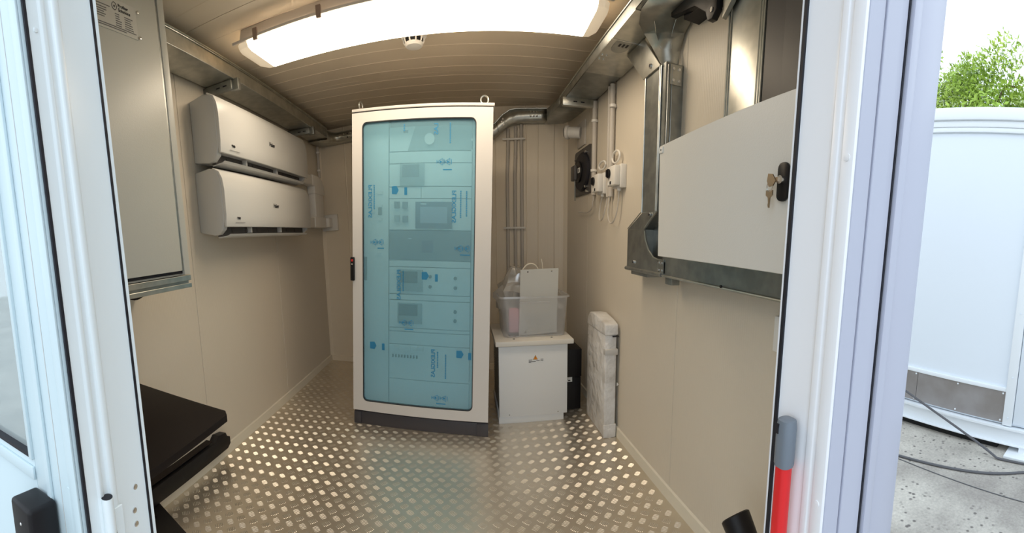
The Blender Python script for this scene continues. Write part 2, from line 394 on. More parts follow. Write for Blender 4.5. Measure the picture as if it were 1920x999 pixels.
rj = struct('trim_5', MB().prism([(.600, YF-.005), (.535, .528), (.5045, .5175), (.507, .508), (.511, .442), (.511, .436), (.507, .432), (.507, .420), (.509, .418), (.509, .412),
     (.507, .410), (.507, .3875), (.512, .3855), (.5125, .3900), (.600, .500)], 'z', 0, DH), m_alur, bevel=.0008, seg=1)
MB().box(.5032, .5090, .5040, .5112, 0, DH).build('gasket', m_seam, rj)
for z_ in (1.36, .80): MB().lathe([(.006, 0), (.0055, .0015), (.002, .002)], (.5072, .399, z_), (-1, 0, 0), 14).build('rivet', m_alur, rj)
MB().box(.488, .5045, .5215, .530, .615, .665).build('strike_catch', m_greycap, rj, bevel=.001, seg=1)

# open door leaf, folded back against the outside wall on the left
dl = tag(bpy.data.objects.new('door_1', None), kind='structure'); COL.objects.link(dl); dl.location = (-.556, .40, 0)
DZ0, DZ1 = .02, 2.10
wx0, wx1, wz0, wz1 = -1.42, -.695, .862, 1.98      # glazed opening
def D(mb, n, m, **k): return wbuild(mb, n, m, dl, **k)
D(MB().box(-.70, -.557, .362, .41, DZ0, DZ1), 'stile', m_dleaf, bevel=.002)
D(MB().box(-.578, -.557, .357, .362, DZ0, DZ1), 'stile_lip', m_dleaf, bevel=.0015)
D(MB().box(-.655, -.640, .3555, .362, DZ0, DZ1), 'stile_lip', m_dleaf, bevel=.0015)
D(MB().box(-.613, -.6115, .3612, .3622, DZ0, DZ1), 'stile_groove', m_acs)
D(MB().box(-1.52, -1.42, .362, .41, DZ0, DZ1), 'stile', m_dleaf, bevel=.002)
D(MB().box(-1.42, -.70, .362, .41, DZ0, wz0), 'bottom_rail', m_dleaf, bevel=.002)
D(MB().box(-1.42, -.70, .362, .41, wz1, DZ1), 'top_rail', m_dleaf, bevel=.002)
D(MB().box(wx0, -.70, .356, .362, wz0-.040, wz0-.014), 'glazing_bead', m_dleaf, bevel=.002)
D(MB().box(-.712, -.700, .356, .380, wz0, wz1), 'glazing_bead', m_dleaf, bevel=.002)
D(MB().box(wx0, -.705, .360, .384, wz0-.0005, wz0+.008), 'gasket', m_seam)
D(MB().box(wx0, -.705, .374, .380, wz0, wz1), 'window_pane', m_glass)
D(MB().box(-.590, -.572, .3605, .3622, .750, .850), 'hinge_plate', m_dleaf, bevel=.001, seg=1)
D(MB().cyl((-.5655, .3612, .8395), (-.5655, .3600, .8395), .0085, 18), 'drain_hole', m_seam)
for z_ in (.812, .786): D(MB().lathe([(.0055, 0), (.005, .0018), (.002, .0028)], (-.5665, .3605, z_), (0, -1, 0), 14), 'rivet', m_chrome)
D(MB().cyl((-.5665, .3612, .768), (-.5665, .3600, .768), .0085, 18), 'drain_hole', m_seam)
ph = D(MB().box(-.700, -.628, .300, .360, .45, .812), 'push_bar_housing', m_black, bevel=.008, seg=3)
ph['label'] = 'black housing of the push bar'
shift(MB().lathe([(.003, 0), (.002, .001)], (-.665, .2998, .775), (0, -1, 0), 10), dl.location).build('screw', m_chrome, ph)

# ------------------------------------------------------------------ ceiling lamp and detector
lamp = thing('ceiling_lamp', 'long warm lit fluorescent batten lamp across the ceiling', 'lamp', (-.185, 1.99, ZC))
L = lambda mb, n, m, **k: wbuild(mb, n, m, lamp, **k)
lx0, lx1, ly0, ly1 = -1.060, .675, 1.87, 2.195
L(MB().prism([(ly0+.03, ZC), (ly0+.008, 2.243), (ly1-.008, 2.243), (ly1-.03, ZC)], 'x', lx0+.03, lx1-.03), 'lamp_base', m_lampb, bevel=.004)
L(MB().prism([(ly0+.006, 2.241), (ly0+.020, 2.212), (ly0+.05, 2.205), (ly1-.05, 2.205), (ly1-.020, 2.212), (ly1-.006, 2.241)], 'x', lx0+.075, lx1-.065), 'diffuser', m_diff)
def lend(x, xin):
    q = []
    for xx, k in ((xin, 1), ((x+xin)/2, .97), (x+(xin-x)*.1, .80), (x, .62)):
        c = (ly0+ly1)/2; h = (ly1-ly0)/2*k; zz = 2.205 + (1-k)*.05
        q.append([(xx, c-h, 2.242), (xx, c-h+.014, zz+.008), (xx, c-h*.7, zz), (xx, c+h*.7, zz), (xx, c+h-.014, zz+.008), (xx, c+h, 2.242)])
    vs = [p for r in q for p in r]
    return MB().add(vs, [(i*6+k, i*6+k+1, (i+1)*6+k+1, (i+1)*6+k) for i in range(3) for k in range(5)] + [tuple(18+k for k in range(6))])
for x, xin in ((lx0, lx0+.075), (lx1, lx1-.065)):
    L(lend(x, xin), 'diffuser_end', m_diffend)
    s = 1 if xin > x else -1
    for yy in (1.955, 2.11): L(MB().cyl((x+s*.030, yy, 2.225), (xin, yy, 2.225), .012, 12), 'tube_cap', m_white)
L(MB().box(lx0-.004, lx1+.004, ly0-.004, ly0+.004, 2.236, 2.248).box(lx0-.004, lx1+.004, ly1-.004, ly1+.004, 2.236, 2.248), 'rim', m_lampb)
for x in (-.93, -.60, -.15, .28, .56):
    L(MB().box(x-.012, x+.012, ly0-.009, ly0+.004, 2.222, 2.275), 'clip', m_clip, bevel=.002)
    L(MB().box(x-.012, x+.012, ly1-.002, ly1+.008, 2.228, 2.262), 'clip', m_lampb, bevel=.002)
lamp.rotation_euler.z = -.042
det = thing('smoke_detector', 'round white smoke detector on the ceiling behind the lamp', 'detector', (-.232, 2.335, ZC))
det.scale = (1.22, 1.22, 1.1)
MB().lathe([(.058, 0), (.060, -.012), (.056, -.03), (.048, -.04)], n=32).build('base', m_det, det)
MB().lathe([(.040, -.040), (.036, -.062), (.02, -.062)], n=32).build('vent_core', m_black, det)
for k in range(10):
    a = k*math.pi/5; c, s_ = math.cos(a), math.sin(a)
    MB().tube([(.046*c, .046*s_, -.038), (.043*c, .043*s_, -.055), (.037*c, .037*s_, -.064)], .0035, 6).build('cage_rib', m_det, det)
MB().lathe([(.040, -.060), (.041, -.064), (.034, -.074), (.015, -.077)], n=32).build('cap', m_det, det)

# ------------------------------------------------------------------ rack cabinet
RA = math.atan2(-.188, .893); RW = .9126; RO = Vector((-.765, 2.571, 0)); RD = .60; RH = 1.975
rx = Vector((math.cos(RA), math.sin(RA), 0))
rk = thing('rack_cabinet', 'tall light grey rack cabinet with a blue film covered glazed door', 'cabinet', RO + rx*RW/2, RA)
def RWP(c):                                   # slight lean as photographed
    return Vector((c.x*(1-.032*c.z)+.048*c.z-.17*c.y, c.y, c.z*(1-.018*c.x/.456)))
def R(mb, n, m, p=rk, **k): return mb.build(n, m, p, warp=RWP, **k)
hw = RW/2
R(MB().box(-hw+.004, hw-.004, .012, RD, .0, .086), 'plinth', m_plinth, bevel=.003)
R(MB().box(-hw+.004, -hw+.055, .006, .02, .0, .084), 'plinth_corner', m_plinth, bevel=.002)
R(MB().box(hw-.075, hw-.004, .006, .02, .0, .084), 'plinth_corner', m_plinth, bevel=.002)
R(MB().box(-hw+.006, -hw+.022, .03, RD, .088, RH-.012), 'side_panel', m_rack)
R(MB().box(hw-.022, hw-.006, .03, RD, .088, RH-.012), 'side_panel', m_rack)
R(MB().box(-hw+.022, hw-.022, RD-.01, RD, .088, RH-.012), 'back_panel', m_rack)
R(MB().box(-hw+.022, hw-.022, .03, RD-.01, .088, .11), 'base_panel', m_rack)
R(MB().box(-hw-.002, hw+.002, .002, RD+.002, RH-.012, RH+.004), 'top_panel', m_rack, bevel=.003)
R(MB().box(-hw+.004, hw-.004, .010, .03, RH-.018, RH-.012), 'top_gap', m_seam)
hx0, hx1, hz0, hz1 = -.385, .352, .162, 1.900
df = loopring([(-hw, .098), (hw-.006, .098), (hw-.006, RH-.020), (-hw, RH-.020)], [rrect(hx0, hx1, hz0, hz1, .032)[::-1]], m_rack, 'door_frame', rk, 0, .026, warp=RWP)
loopring(rrect(hx0-.001, hx1+.001, hz0-.001, hz1+.001, .033), [rrect(hx0+.005, hx1-.005, hz0+.005, hz1-.005, .028)[::-1]], m_gasket, 'gasket', df, .004, .024, warp=RWP)
pane = loopring(rrect(hx0+.003, hx1-.003, hz0+.003, hz1-.003, .03), [], m_film, 'door_pane', rk, .016, .0195, warp=RWP)
pane['label'] = 'pane under light blue masking film'
# hinge screws seen inside the right edge of the pane
for z_ in (1.78, 1.72, 1.62, 1.54, 1.47, 1.40, .33):
    R(MB().box(.322, .330, .030, .040, z_, z_+.012), 'screw', m_label, rk)
# print on the film, readable from the inside only (mirrored from here)
def P(mb, n='film_print', m=m_ffilm_ink): return R(mb, n, m, pane)
YP = .0152
for x, z1_, z0_ in ((-.334, 1.54, 1.328), (.219, 1.50, 1.30), (-.136, 1.03, .829), (.095, .543, .35)):
    text('PLEXIGLAS', .036, m_ffilm_ink, pane, (x+.014, YP, z1_), (0, 0, -1.10*(z1_-z0_)/.205), (-1.0, 0, 0), 'film_lettering', .0002, RWP, bold=.0006)
text('LAS', .036, m_ffilm_ink, pane, (.103+.014, YP, 1.875), (0, 0, -1.10), (-1, 0, 0), 'film_lettering', .0002, RWP, bold=.0006)
for bxx, bz in ((-.16, 1.503), (.041, .996), (-.314, .54), (.268, .52)):
    P(MB().prism([(bxx-.022, bz-.022), (bxx+.010, bz-.024), (bxx+.024, bz), (bxx+.010, bz+.024), (bxx-.022, bz+.022)], 'y', YP-.0003, YP), 'film_emblem')
for tx, tz in ((-.089, 1.496), (.114, .985), (-.241, .535), (.330, .51)):
    P(MB().box(tx-.009, tx+.009, YP-.0003, YP, tz-.022, tz+.022), 'film_emblem')
for tx, tz in ((.135, 1.66), (.180, 1.66), (-.305, 1.195), (-.262, 1.195), (.255, 1.165), (.300, 1.165), (-.104, .70), (-.058, .70), (.115, .23), (.170, .23)):
    r = .020
    q = MB()
    tri = [(tx-r, tz), (tx+r*.6, tz+r*.95), (tx+r*.6, tz-r*.95)]
    for a_, b_ in zip(tri, tri[1:]+tri[:1]): q.tube([(a_[0], YP, a_[1]), (b_[0], YP, b_[1])], .0014, 4)
    q.box(tx+r, tx+r+.003, YP-.0003, YP, tz-.014, tz+.014); q.box(tx-r-.006, tx-r-.003, YP-.0003, YP, tz-.01, tz+.01); q.box(tx-.006, tx+.006, YP-.0003, YP, tz-.005, tz+.005)
    P(q, 'recycling_mark')
for a_, b_, z_ in ((.150, .205, 1.616), (-.281, -.236, 1.158), (.262, .322, 1.127), (-.094, -.035, .659), (.12, .18, .193)):
    P(MB().box(a_, b_, YP-.0003, YP, z_-.003, z_+.003), 'small_print')
for x, za, zb in ((-.304, 1.537, 1.40), (.262, 1.497, 1.35), (.298, 1.495, 1.35), (.193, 1.875, 1.77), (-.104, 1.02, .90), (.126, .528, .427), (.178, .513, .362), (-.10, 1.875, 1.84)):
    q = MB(); z_ = za
    while z_ > zb: q.box(x-.004, x+.004, YP-.0003, YP, z_-.007, z_); z_ -= .0105
    P(q, 'small_print')
hd = R(MB().box(-.469, -.439, -.020, 0, .955, 1.103), 'door_handle', m_black, bevel=.006)
hd['label'] = 'black swing handle'
R(MB().cyl((-.454, -.020, 1.083), (-.454, -.0225, 1.083), .008, 14), 'handle_button', m_redb, hd)
R(MB().cyl((-.454, -.020, 1.060), (-.454, -.0215, 1.060), .005, 12), 'handle_lock', m_chrome, hd)
for ex, rot_ in ((-.412, 1.35), (.398, 0)):
    c = Vector((ex+.048*0, .06, RH+.035)); pts = [c + Vector((.023*math.cos(t)*math.cos(rot_), .023*math.cos(t)*math.sin(rot_), .023*math.sin(t))) for t in [2*math.pi*i/20 for i in range(20)]]
    R(MB().tube(pts, .0055, 8, closed=True).cyl((c.x, c.y, RH+.002), (c.x, c.y, RH+.014), .010, 12), 'eye_bolt', m_galv)
# modules behind the pane
DP = .11
R(MB().box(-hw+.022, -.226, DP-.012, DP, .11, RH-.02), 'mounting_rail', m_modl)
R(MB().box(.330, hw-.022, DP-.012, DP, .11, RH-.02), 'mounting_rail', m_modl)
def mod(z0, z1, m=m_modl, n='module_panel', x0=-.222, x1=.326):
    return R(MB().box(x0, x1, DP, DP+.05, z0+.0015, z1-.0015), n, m, bevel=.001, seg=1)
def on(p, n, m, x0, x1, z0, z1, d=.006, **k): return R(MB().box(x0, x1, DP-d, DP, z0, z1), n, m, p, **k)
R(MB().box(-.222, .326, DP+.05, DP+.055, 1.89, 1.955), 'blank_panel', m_modd)
t = mod(1.742, 1.885, m_modg)
R(MB().prism([(-.220, 1.744), (-.095, 1.744), (-.045, 1.883), (-.220, 1.883)], 'y', DP-.002, DP), 'white_field', m_modl, t)
R(MB().cyl((.053, DP, 1.806), (.053, DP-.02, 1.806), .033, 28), 'gauge', m_white, t)
on(t, 'label_plate', m_inkg, -.124, -.092, 1.848, 1.864, .003)
mod(1.672, 1.740)
t = mod(1.534, 1.670)
s1 = on(t, 'controller', m_modg, -.146, .018, 1.537, 1.668, .012, bevel=.002); on(t, 'display', m_modd, -.130, -.016, 1.588, 1.660, .014)
mod(1.462, 1.532, x1=-.004); mod(1.462, 1.532, x0=-.001)
t = mod(1.270, 1.460)
for x, z_, mm in ((-.166, 1.422, m_modd), (-.110, 1.420, m_modd), (-.166, 1.340, m_modg), (-.109, 1.336, m_modd)):
    on(t, 'push_button', mm, x-.018, x+.018, z_-.020, z_+.020, .018, bevel=.002); on(t, 'button_label', m_label, x-.018, x+.018, z_+.023, z_+.033, .002)
on(t, 'touch_panel_bezel', m_hmi, -.039, .204, 1.278, 1.441, .012, bevel=.003); on(t, 'touch_panel_rim', m_modg, -.037, .206, 1.276, 1.300, .011)
on(t, 'touch_panel_screen', m_hmis, -.006, .172, 1.312, 1.410, .0135); on(t, 'panel_badge', m_label, -.004, .034, 1.424, 1.430, .0135)
t = mod(1.083, 1.268, m_modd); on(t, 'display', m_hmi, .005, .080, 1.130, 1.207, .004); on(t, 'badge', m_label, -.09, -.065, 1.215, 1.219, .003)
mod(1.040, 1.081)
t = mod(.866, 1.038)
on(t, 'instrument', m_modg, -.157, .013, .885, 1.023, .010, bevel=.002); on(t, 'display', m_screen, -.143, -.022, .940, 1.012, .012)
for x, z_ in ((.063, .982), (.063, .919), (.229, .977), (.229, .916)): R(MB().cyl((x, DP, z_), (x, DP-.012, z_), .011, 16), 'knob', m_screen, t)
mod(.828, .864)
t = mod(.646, .826); on(t, 'instrument', m_modg, -.160, .009, .676, .809, .010, bevel=.002); on(t, 'display', m_screen, -.151, -.021, .728, .802, .012)
for x, z_ in ((.230, .765), (.230, .707)): R(MB().cyl((x, DP, z_), (x, DP-.012, z_), .011, 16), 'knob', m_screen, t)
on(t, 'label_plate', m_label, .183, .215, .652, .664, .004)
mod(.622, .644); mod(.536, .620)
t = mod(.30, .534)
for x0, x1 in ((-.185, -.147), (-.112, -.070), (-.062, -.022), (-.018, .020)): on(t, 'terminal_cover', m_label, x0, x1, .498, .526, .008, bevel=.001)
for k in range(9): on(t, 'switch', m_screen, -.198+k*.021, -.188+k*.021, .447, .466, .008)
mod(.115, .298)
ls = [('cutout', m_screen, -.425, -.381, .948, 1.10), ('label_plate', m_label, -.356, -.320, 1.375, 1.391), ('label_plate', m_label, -.308, -.272, 1.112, 1.131),
      ('breaker', m_label, -.300, -.266, 1.488, 1.507), ('breaker', m_label, -.300, -.268, 1.410, 1.425), ('breaker_toggle', m_screen, -.297, -.272, 1.362, 1.408), ('breaker', m_label, -.299, -.269, 1.327, 1.345)]
for n, m, a_, b_, c_, d_ in ls: R(MB().box(a_, b_, DP-.020, DP-.012, c_, d_), n, m, bevel=.001, seg=1)

# ------------------------------------------------------------------ low white cabinet
lc = thing('low_cabinet', 'low white metal cabinet with an overhanging lid beside the rack cabinet', 'cabinet', (.43, 2.80, 0))
def LC(mb, n, m, **k): return wbuild(mb, n, m, lc, **k)
LC(MB().box(.215, .66, 2.565, 3.07, .045, .522), 'body', m_cabw, bevel=.004)
LC(MB().box(.210, .662, 2.552, 2.565, .048, .520), 'front_panel', m_cabw, bevel=.002)
LC(MB().box(.207, .640, 2.558, 3.05, 0, .047), 'base_frame', m_cabw, bevel=.002)
lid = LC(MB().box(.190, .700, 2.535, 3.10, .524, .556), 'lid', m_lid, bevel=.004)
for x, y_ in ((.315, 2.60), (.565, 2.60)): shift(MB().cyl((x, y_, .556), (x, y_, .559), .007, 14), lc.location).build('lid_screw', m_galvd, lid)
for x, z_ in ((.275, .062), (.600, .062)): LC(MB().cyl((x, 2.552, z_), (x, 2.549, z_), .004, 10), 'screw', m_galvd)
for k in range(22): LC(MB().box(.2125, .216, 2.60, 2.98, .08+k*.019, .088+k*.019), 'vent_slat', m_galvd)
wlb = LC(MB().box(.405, .500, 2.5512, 2.552, .405, .428), 'warning_label', m_cabw)
LC(MB().prism([(.434, .428), (.462, .428), (.448, .456)], 'y', 2.5508, 2.552), 'warning_triangle', m_orange)
LC(MB().tube([(.434, 2.5505, .428), (.462, 2.5505, .428), (.448, 2.5505, .456)], .0012, 4, closed=True).box(.4468, .4492, 2.5500, 2.5508, .434, .446), 'warning_triangle_rim', m_ink)
for i, (a_, b_, z_) in enumerate(((.404, .426, .425), (.404, .450, .415), (.404, .420, .410), (.454, .475, .420), (.482, .500, .428), (.482, .500, .419))):
    LC(MB().box(a_, b_, 2.5502, 2.5512, z_-.0018, z_+.0018), 'label_print', m_inkg)

# ------------------------------------------------------------------ storage bin and contents
zb_ = .556
bn = thing('storage_bin', 'frosted translucent plastic storage bin on the low white cabinet', 'bin', (.46, 2.80, zb_))
def binshell(t0):
    vs = []; N = 0
    for z_, f in ((.004, 0), (.004, 1), (.10, 1.03), (.262, 1.09), (.275, 1.14), (.262, 1.15)):
        if f == 0: loop = None
        else:
            w_, d_ = .205*f, .165*f
            loop = rrect(-w_, w_, -d_, d_, .03*f, 4); N = len(loop); vs += [(p[0], p[1], z_) for p in loop]
    nl = len(vs)//N
    fs = [(i*N+k, i*N+(k+1) % N, (i+1)*N+(k+1) % N, (i+1)*N+k) for i in range(nl-1) for k in range(N)] + [tuple(range(N))]
    return MB().add(vs, fs)
binshell(0).build('bin_body', m_bin, bn, smooth=60)
hdl = MB().tube([(-.10, -.184, .235), (.10, -.184, .235)], .004, 6); hdl.build('moulded_line', m_bin, bn)
BX = .46
sp = thing('metal_plate', 'grey painted metal plate standing upright in the storage bin', 'plate', (.475, 2.672, .560), 0)
pl = loopring([(-.118, 0), (.140, .012), (.152, .448), (-.103, .440)], [circ(-.055, .425, .005, 10)[::-1], circ(.105, .430, .005, 10)[::-1], circ(-.075, .022, .005, 10)[::-1], circ(.095, .030, .005, 10)[::-1]], m_greyp, 'sheet', sp, 0, .003)
MB().box(-.09, .11, .0035, .005, .005, .43).build('backing', m_seam, sp)
hs = thing('hose_coil', 'coil of white ribbed hose in the left part of the storage bin', 'hose', (.37, 2.83, .575))
for k in range(4):
    R_ = .105 + .018*(k % 2); pts = [Vector((R_*math.cos(t)*.8+.01*k, -.03+.030*k+.02*math.sin(t), .20+R_*1.25*math.sin(t))) for t in [2*math.pi*i/28 for i in range(28)]]
    MB().tube(pts, .017, 10, closed=True).build('hose_turn', m_hose, hs)
pk = tag(MB().prism([(.295, .575), (.375, .575), (.378, .73), (.34, .745), (.292, .74)], 'y', 2.685, 2.72).build('sachet', m_pink, bevel=.01, seg=2), 'pink packet seen through the left front of the storage bin', 'packet')
tag(MB().box(.29, .36, 2.68, 2.75, .561, .573).build('battery_block', m_screen, bevel=.003), 'dark block under the pink packet inside the bin', 'block')
bg_ = thing('plastic_bag', 'crumpled clear plastic bag bulging out of the bin top', 'bag', (.46, 2.84, .60))
def crumple(cx_, cz_, w_, h_, d_, seed, n=(14, 10)):
    rnd = random.Random(seed); vs = []; U, V = n
    for j_ in range(V+1):
        for i_ in range(U):
            a = 2*math.pi*i_/U; t = j_/V; rr = math.sin(math.pi*(.12+.80*t)); q = 1+rnd.uniform(-.24, .24)
            vs.append((cx_+w_*math.cos(a)*rr*q, d_*math.sin(a)*rr*q, cz_+h_*t*(1+rnd.uniform(-.05, .05))))
    return MB().add(vs, [(j_*U+i_, j_*U+(i_+1) % U, (j_+1)*U+(i_+1) % U, (j_+1)*U+i_) for j_ in range(V) for i_ in range(U)] + [tuple(range(U)), tuple(V*U+k for k in range(U))])
crumple(-.10, .0, .14, .40, .11, 3).build('bag_lobe', m_bag, bg_, smooth=20)
crumple(.12, .0, .13, .31, .12, 5).build('bag_lobe', m_bag, bg_, smooth=20)
cc = thing('cream_cable', 'cream coloured cable looping above the metal plate in the bin', 'cable', (.45, 2.78, .60))
wbuild(MB().tube(bez((.39, 2.76, .96), (.41, 2.76, 1.06), (.50, 2.76, 1.05), (.51, 2.76, .97), 14), .006, 8), 'cable_loop', m_cream, cc)
wbuild(MB().tube(bez((.53, 2.76, .95), (.54, 2.76, 1.0), (.535, 2.76, 1.04), (.525, 2.76, 1.065), 8), .004, 8), 'cable_end', m_cream, cc)

# black box behind
ub = thing('black_box', 'black equipment box on the floor behind the low white cabinet', 'box', (.74, 2.80, 0))
wbuild(MB().box(.665, .80, 2.70, 3.05, .0, .235), 'housing', m_black, ub, bevel=.005)
wbuild(MB().box(.662, .803, 2.695, 3.055, .238, .44), 'upper_housing', m_black, ub, bevel=.005)
lb = wbuild(MB().box(.668, .735, 2.697, 2.6995, .205, .265), 'type_label', m_label, ub)
wbuild(MB().box(.672, .722, 2.6955, 2.697, .240, .256).box(.672, .700, 2.6955, 2.697, .222, .230).box(.705, .722, 2.6955, 2.697, .212, .219), 'label_print', m_ink, ub)
wbuild(MB().box(.672, .690, 2.696, 2.699, .392, .396), 'indicator', m_label, ub)

# ------------------------------------------------------------------ foam-wrapped slab
fw = thing('wrapped_panel', 'upright white slab wrapped in foam and film leaning by the right wall', 'package', (.85, 2.45, 0))
fs_ = MB().prism([(2.235, 0), (2.60, 0), (2.605, .60), (2.585, .68), (2.54, .725), (2.44, .735), (2.30, .715), (2.245, .70)], 'x', .812, .886)
wbuild(fs_, 'wrapped_slab', m_foam, fw, bevel=.010, seg=3)
wbuild(MB().box(.808, .890, 2.2315, 2.260, .0, .085), 'corner_sleeve', m_foam, fw, bevel=.006)
wbuild(MB().prism([(2.2300, .640), (2.60, .640), (2.585, .688), (2.54, .732), (2.44, .742), (2.30, .722), (2.238, .707)], 'x', .806, .892), 'top_wrap', m_foam, fw, bevel=.010, seg=3)
wbuild(MB().box(.809, .890, 2.2305, 2.262, .52, .555), 'tape', m_tape, fw, bevel=.002)
wbuild(MB().box(.855, .893, 2.229, 2.240, .630, .636), 'wrap_tear', m_seam, fw)
wbuild(MB().prism([(.888, .325), (.900, .333), (.888, .350)], 'y', 2.232, 2.236), 'film_flap', m_label, fw)

# ------------------------------------------------------------------ air conditioners
def ac(label):
    t = thing('air_conditioner', label, 'air conditioner', (XL, 2.50, 1.715), 0, 'air conditioners on the left wall')
    Y0, Y1 = 1.880, 3.115
    def slant(c):                             # the near end is chamfered back towards the wall
        return Vector((c.x, c.y + max(0, .20-c.x-.02)*.30, c.z))
    def A(mb, n, m, p=t, **k): return shift(mb, t.location).build(n, m, p, **k)
    prof = [(XL, 1.725), (XL, 2.058), (-1.27, 2.058), (-1.215, 2.040), (-1.195, 1.99), (-1.192, 1.742), (-1.235, 1.752), (-1.268, 1.716), (-1.262, 1.690)]
    full = [(XL, 1.725), (XL, 2.058), (-1.27, 2.058), (-1.212, 2.040), (-1.190, 1.985), (-1.187, 1.775), (-1.200, 1.725), (-1.235, 1.700), (-1.27, 1.698)]
    A(MB().prism(prof, 'y', Y0+.09, Y1-.03), 'body', m_acs)
    A(MB().prism(full, 'y', Y0-.004, Y0+.040), 'end_cap', m_acs, bevel=.008, seg=3, warp=slant)
    A(MB().prism(full, 'y', Y1-.032, Y1), 'end_cap', m_acs, bevel=.010, seg=3)
    fp = [(-1.192, 1.736), (-1.178, 1.738), (-1.172, 1.80), (-1.171, 1.93), (-1.178, 1.99), (-1.196, 2.030), (-1.235, 2.054), (-1.240, 2.048), (-1.205, 2.020), (-1.192, 1.98)]
    f_ = A(MB().prism(fp, 'y', Y0-.002, Y1+.004), 'front_panel', m_acw, bevel=.004, seg=2)
    A(MB().box(-1.262, -1.236, Y0+.036, Y1-.032, 1.692, 1.744), 'outlet', m_fan)
    A(MB().prism([(-1.262, 1.683), (-1.196, 1.688), (-1.184, 1.700), (-1.200, 1.693), (-1.262, 1.688)], 'y', Y0+.04, Y1-.06), 'louvre', m_acw)
    for y_ in (2.20, 2.62): A(MB().box(-1.236, -1.205, y_-.006, y_+.006, 1.706, 1.746), 'louvre_arm', m_acw, bevel=.002)
    k = 0
    while Y0+.14+k*.15 < Y1-.08:
        yy = Y0+.14+k*.15; A(MB().box(-1.236, -1.232, yy, yy+.075, 1.712, 1.732), 'guide_vane', m_fan); k += 1
    text('Haier', .036, m_ink, f_, Vector((-1.1705, 2.455, 1.862))-t.location, (0, 1.0, 0), (0, 0, 1), 'brand_lettering', .0006, bold=.0008)
    text('evo', .026, m_ink, f_, Vector((-1.1715, 1.985, 1.778))-t.location, (0, 1, 0), (0, 0, 1), 'badge_lettering', .0006, bold=.0008)
    A(MB().box(-1.1722, -1.1716, 1.965, 2.07, 1.758, 1.7605), 'badge_line', m_inkg, f_)
    return t
ac1 = ac('upper of the two white air conditioners on the left wall')
ac2 = copy_tree(ac1); ac2.location.z -= .388; ac2.location.y -= .01; ac2['label'] = 'lower of the two white air conditioners on the left wall'
dk = thing('pipe_duct', 'white pipe trunking joining both air conditioners to the back wall', 'duct', (-1.36, 3.6, 1.6))
def K(mb, n, m=m_white, **k): return wbuild(mb, n, m, dk, **k)
K(MB().box(XL, -1.318, 3.125, 3.66, 1.752, 1.842), 'upper_run', bevel=.012, seg=3)
K(MB().prism([(3.60, 1.748), (3.60, 1.848), (3.76, 1.848), (3.86, 1.82), (3.905, 1.76), (3.915, 1.68), (3.64, 1.68), (3.64, 1.748)], 'x', XL, -1.312), 'elbow', bevel=.010, seg=3)
K(MB().box(XL, -1.320, 3.655, 3.895, 1.44, 1.69), 'vertical_run', bevel=.012, seg=3)
K(MB().box(XL, -1.312, 3.60, 3.93, 1.37, 1.47), 'tee', bevel=.012, seg=3)
K(MB().box(XL, -1.320, 3.115, 3.62, 1.372, 1.462), 'lower_run', bevel=.012, seg=3)
K(on_back(MB().box(.010, .185, -.030, 0, 1.34, 1.50)), 'wall_plate', bevel=.008, seg=3)
K(on_back(MB().box(.015, .135, -.10, -.03, 1.375, 1.465)), 'end_run', bevel=.01, seg=3)

# ------------------------------------------------------------------ left electrical cabinet
ec = thing('electrical_cabinet', 'large grey textured electrical cabinet mounted high on the left wall', 'cabinet', (-1.24, 1.0, 1.10))
def EC(mb, n, m, **k): return wbuild(mb, n, m, ec, **k)
EC(MB().box(XL+.02, -1.085, .64, 1.372, 1.140, 2.250), 'body', m_grey, bevel=.003)
EC(MB().box(-1.086, -1.078, .64, 1.350, 1.148, 2.245), 'door_seal', m_seam)
dr = EC(MB().box(-1.0805, -1.064, .64, 1.320, 1.160, 2.235), 'door', m_grey, bevel=.002)
EC(MB().box(-1.087, -1.066, 1.336, 1.374, 1.142, 2.250), 'edge_flange', m_grey, bevel=.003)
EC(MB().box(-1.084, -1.070, 1.326, 1.338, 1.16, 2.200), 'hinge_channel', m_galvd)
for za, zb in ((1.116, 1.138), (1.086, 1.104)): EC(MB().box(XL, -1.068, .64, 1.378, za, zb), 'mounting_rail', m_galv, bevel=.001, seg=1)
EC(MB().box(XL, -1.078, .64, 1.370, 1.104, 1.116), 'rail_channel', m_galvd)
EC(MB().tube(bez((-1.12, 1.05, 1.088), (-1.10, 1.07, 1.07), (-1.10, 1.09, 1.08), (-1.10, 1.115, 1.087), 6), .004, 6), 'cable_tail', m_black)
np_ = shift(MB().box(-1.064, -1.0615, .915, 1.200, 2.028, 2.142), ec.location).build('name_plate', m_plate, dr, bevel=.0008, seg=1)
np_['label'] = 'printed metal name plate'
def NT(body, size, y_, z_, bold=.0004): text(body, size, m_ink, ec, Vector((-1.0612, y_, z_))-ec.location, (0, 1, 0), (0, 0, 1), 'plate_lettering', .0003, bold=bold)
NT('Profiter', .016, 1.108, 2.118); NT('Solutions', .016, 1.108, 2.103)
EC(MB().tube([(-1.0612, 1.090+.011*math.cos(t), 2.116+.013*math.sin(t)) for t in [2*math.pi*i/20 for i in range(20)]], .0012, 4, closed=True), 'plate_emblem', m_ink)
NT('e', .016, 1.086, 2.112)
rnd = random.Random(4)
for yy, zz, nn, ln in ((.925, 2.100, 6, .05), (.985, 2.108, 1, .085), (.995, 2.098, 5, .06), (1.090, 2.092, 6, .030), (1.135, 2.092, 6, .045)):
    for k in range(nn): EC(MB().box(-1.0613, -1.0606, yy, yy+ln*rnd.uniform(.6, 1), zz-k*.0078-.0028, zz-k*.0078), 'plate_small_print', m_inkg)
for a_, b_, z_ in ((.93, 1.19, 2.043), (.93, 1.14, 2.036)): EC(MB().box(-1.0613, -1.0606, a_, b_, z_, z_+.003), 'plate_small_print', m_inkg)
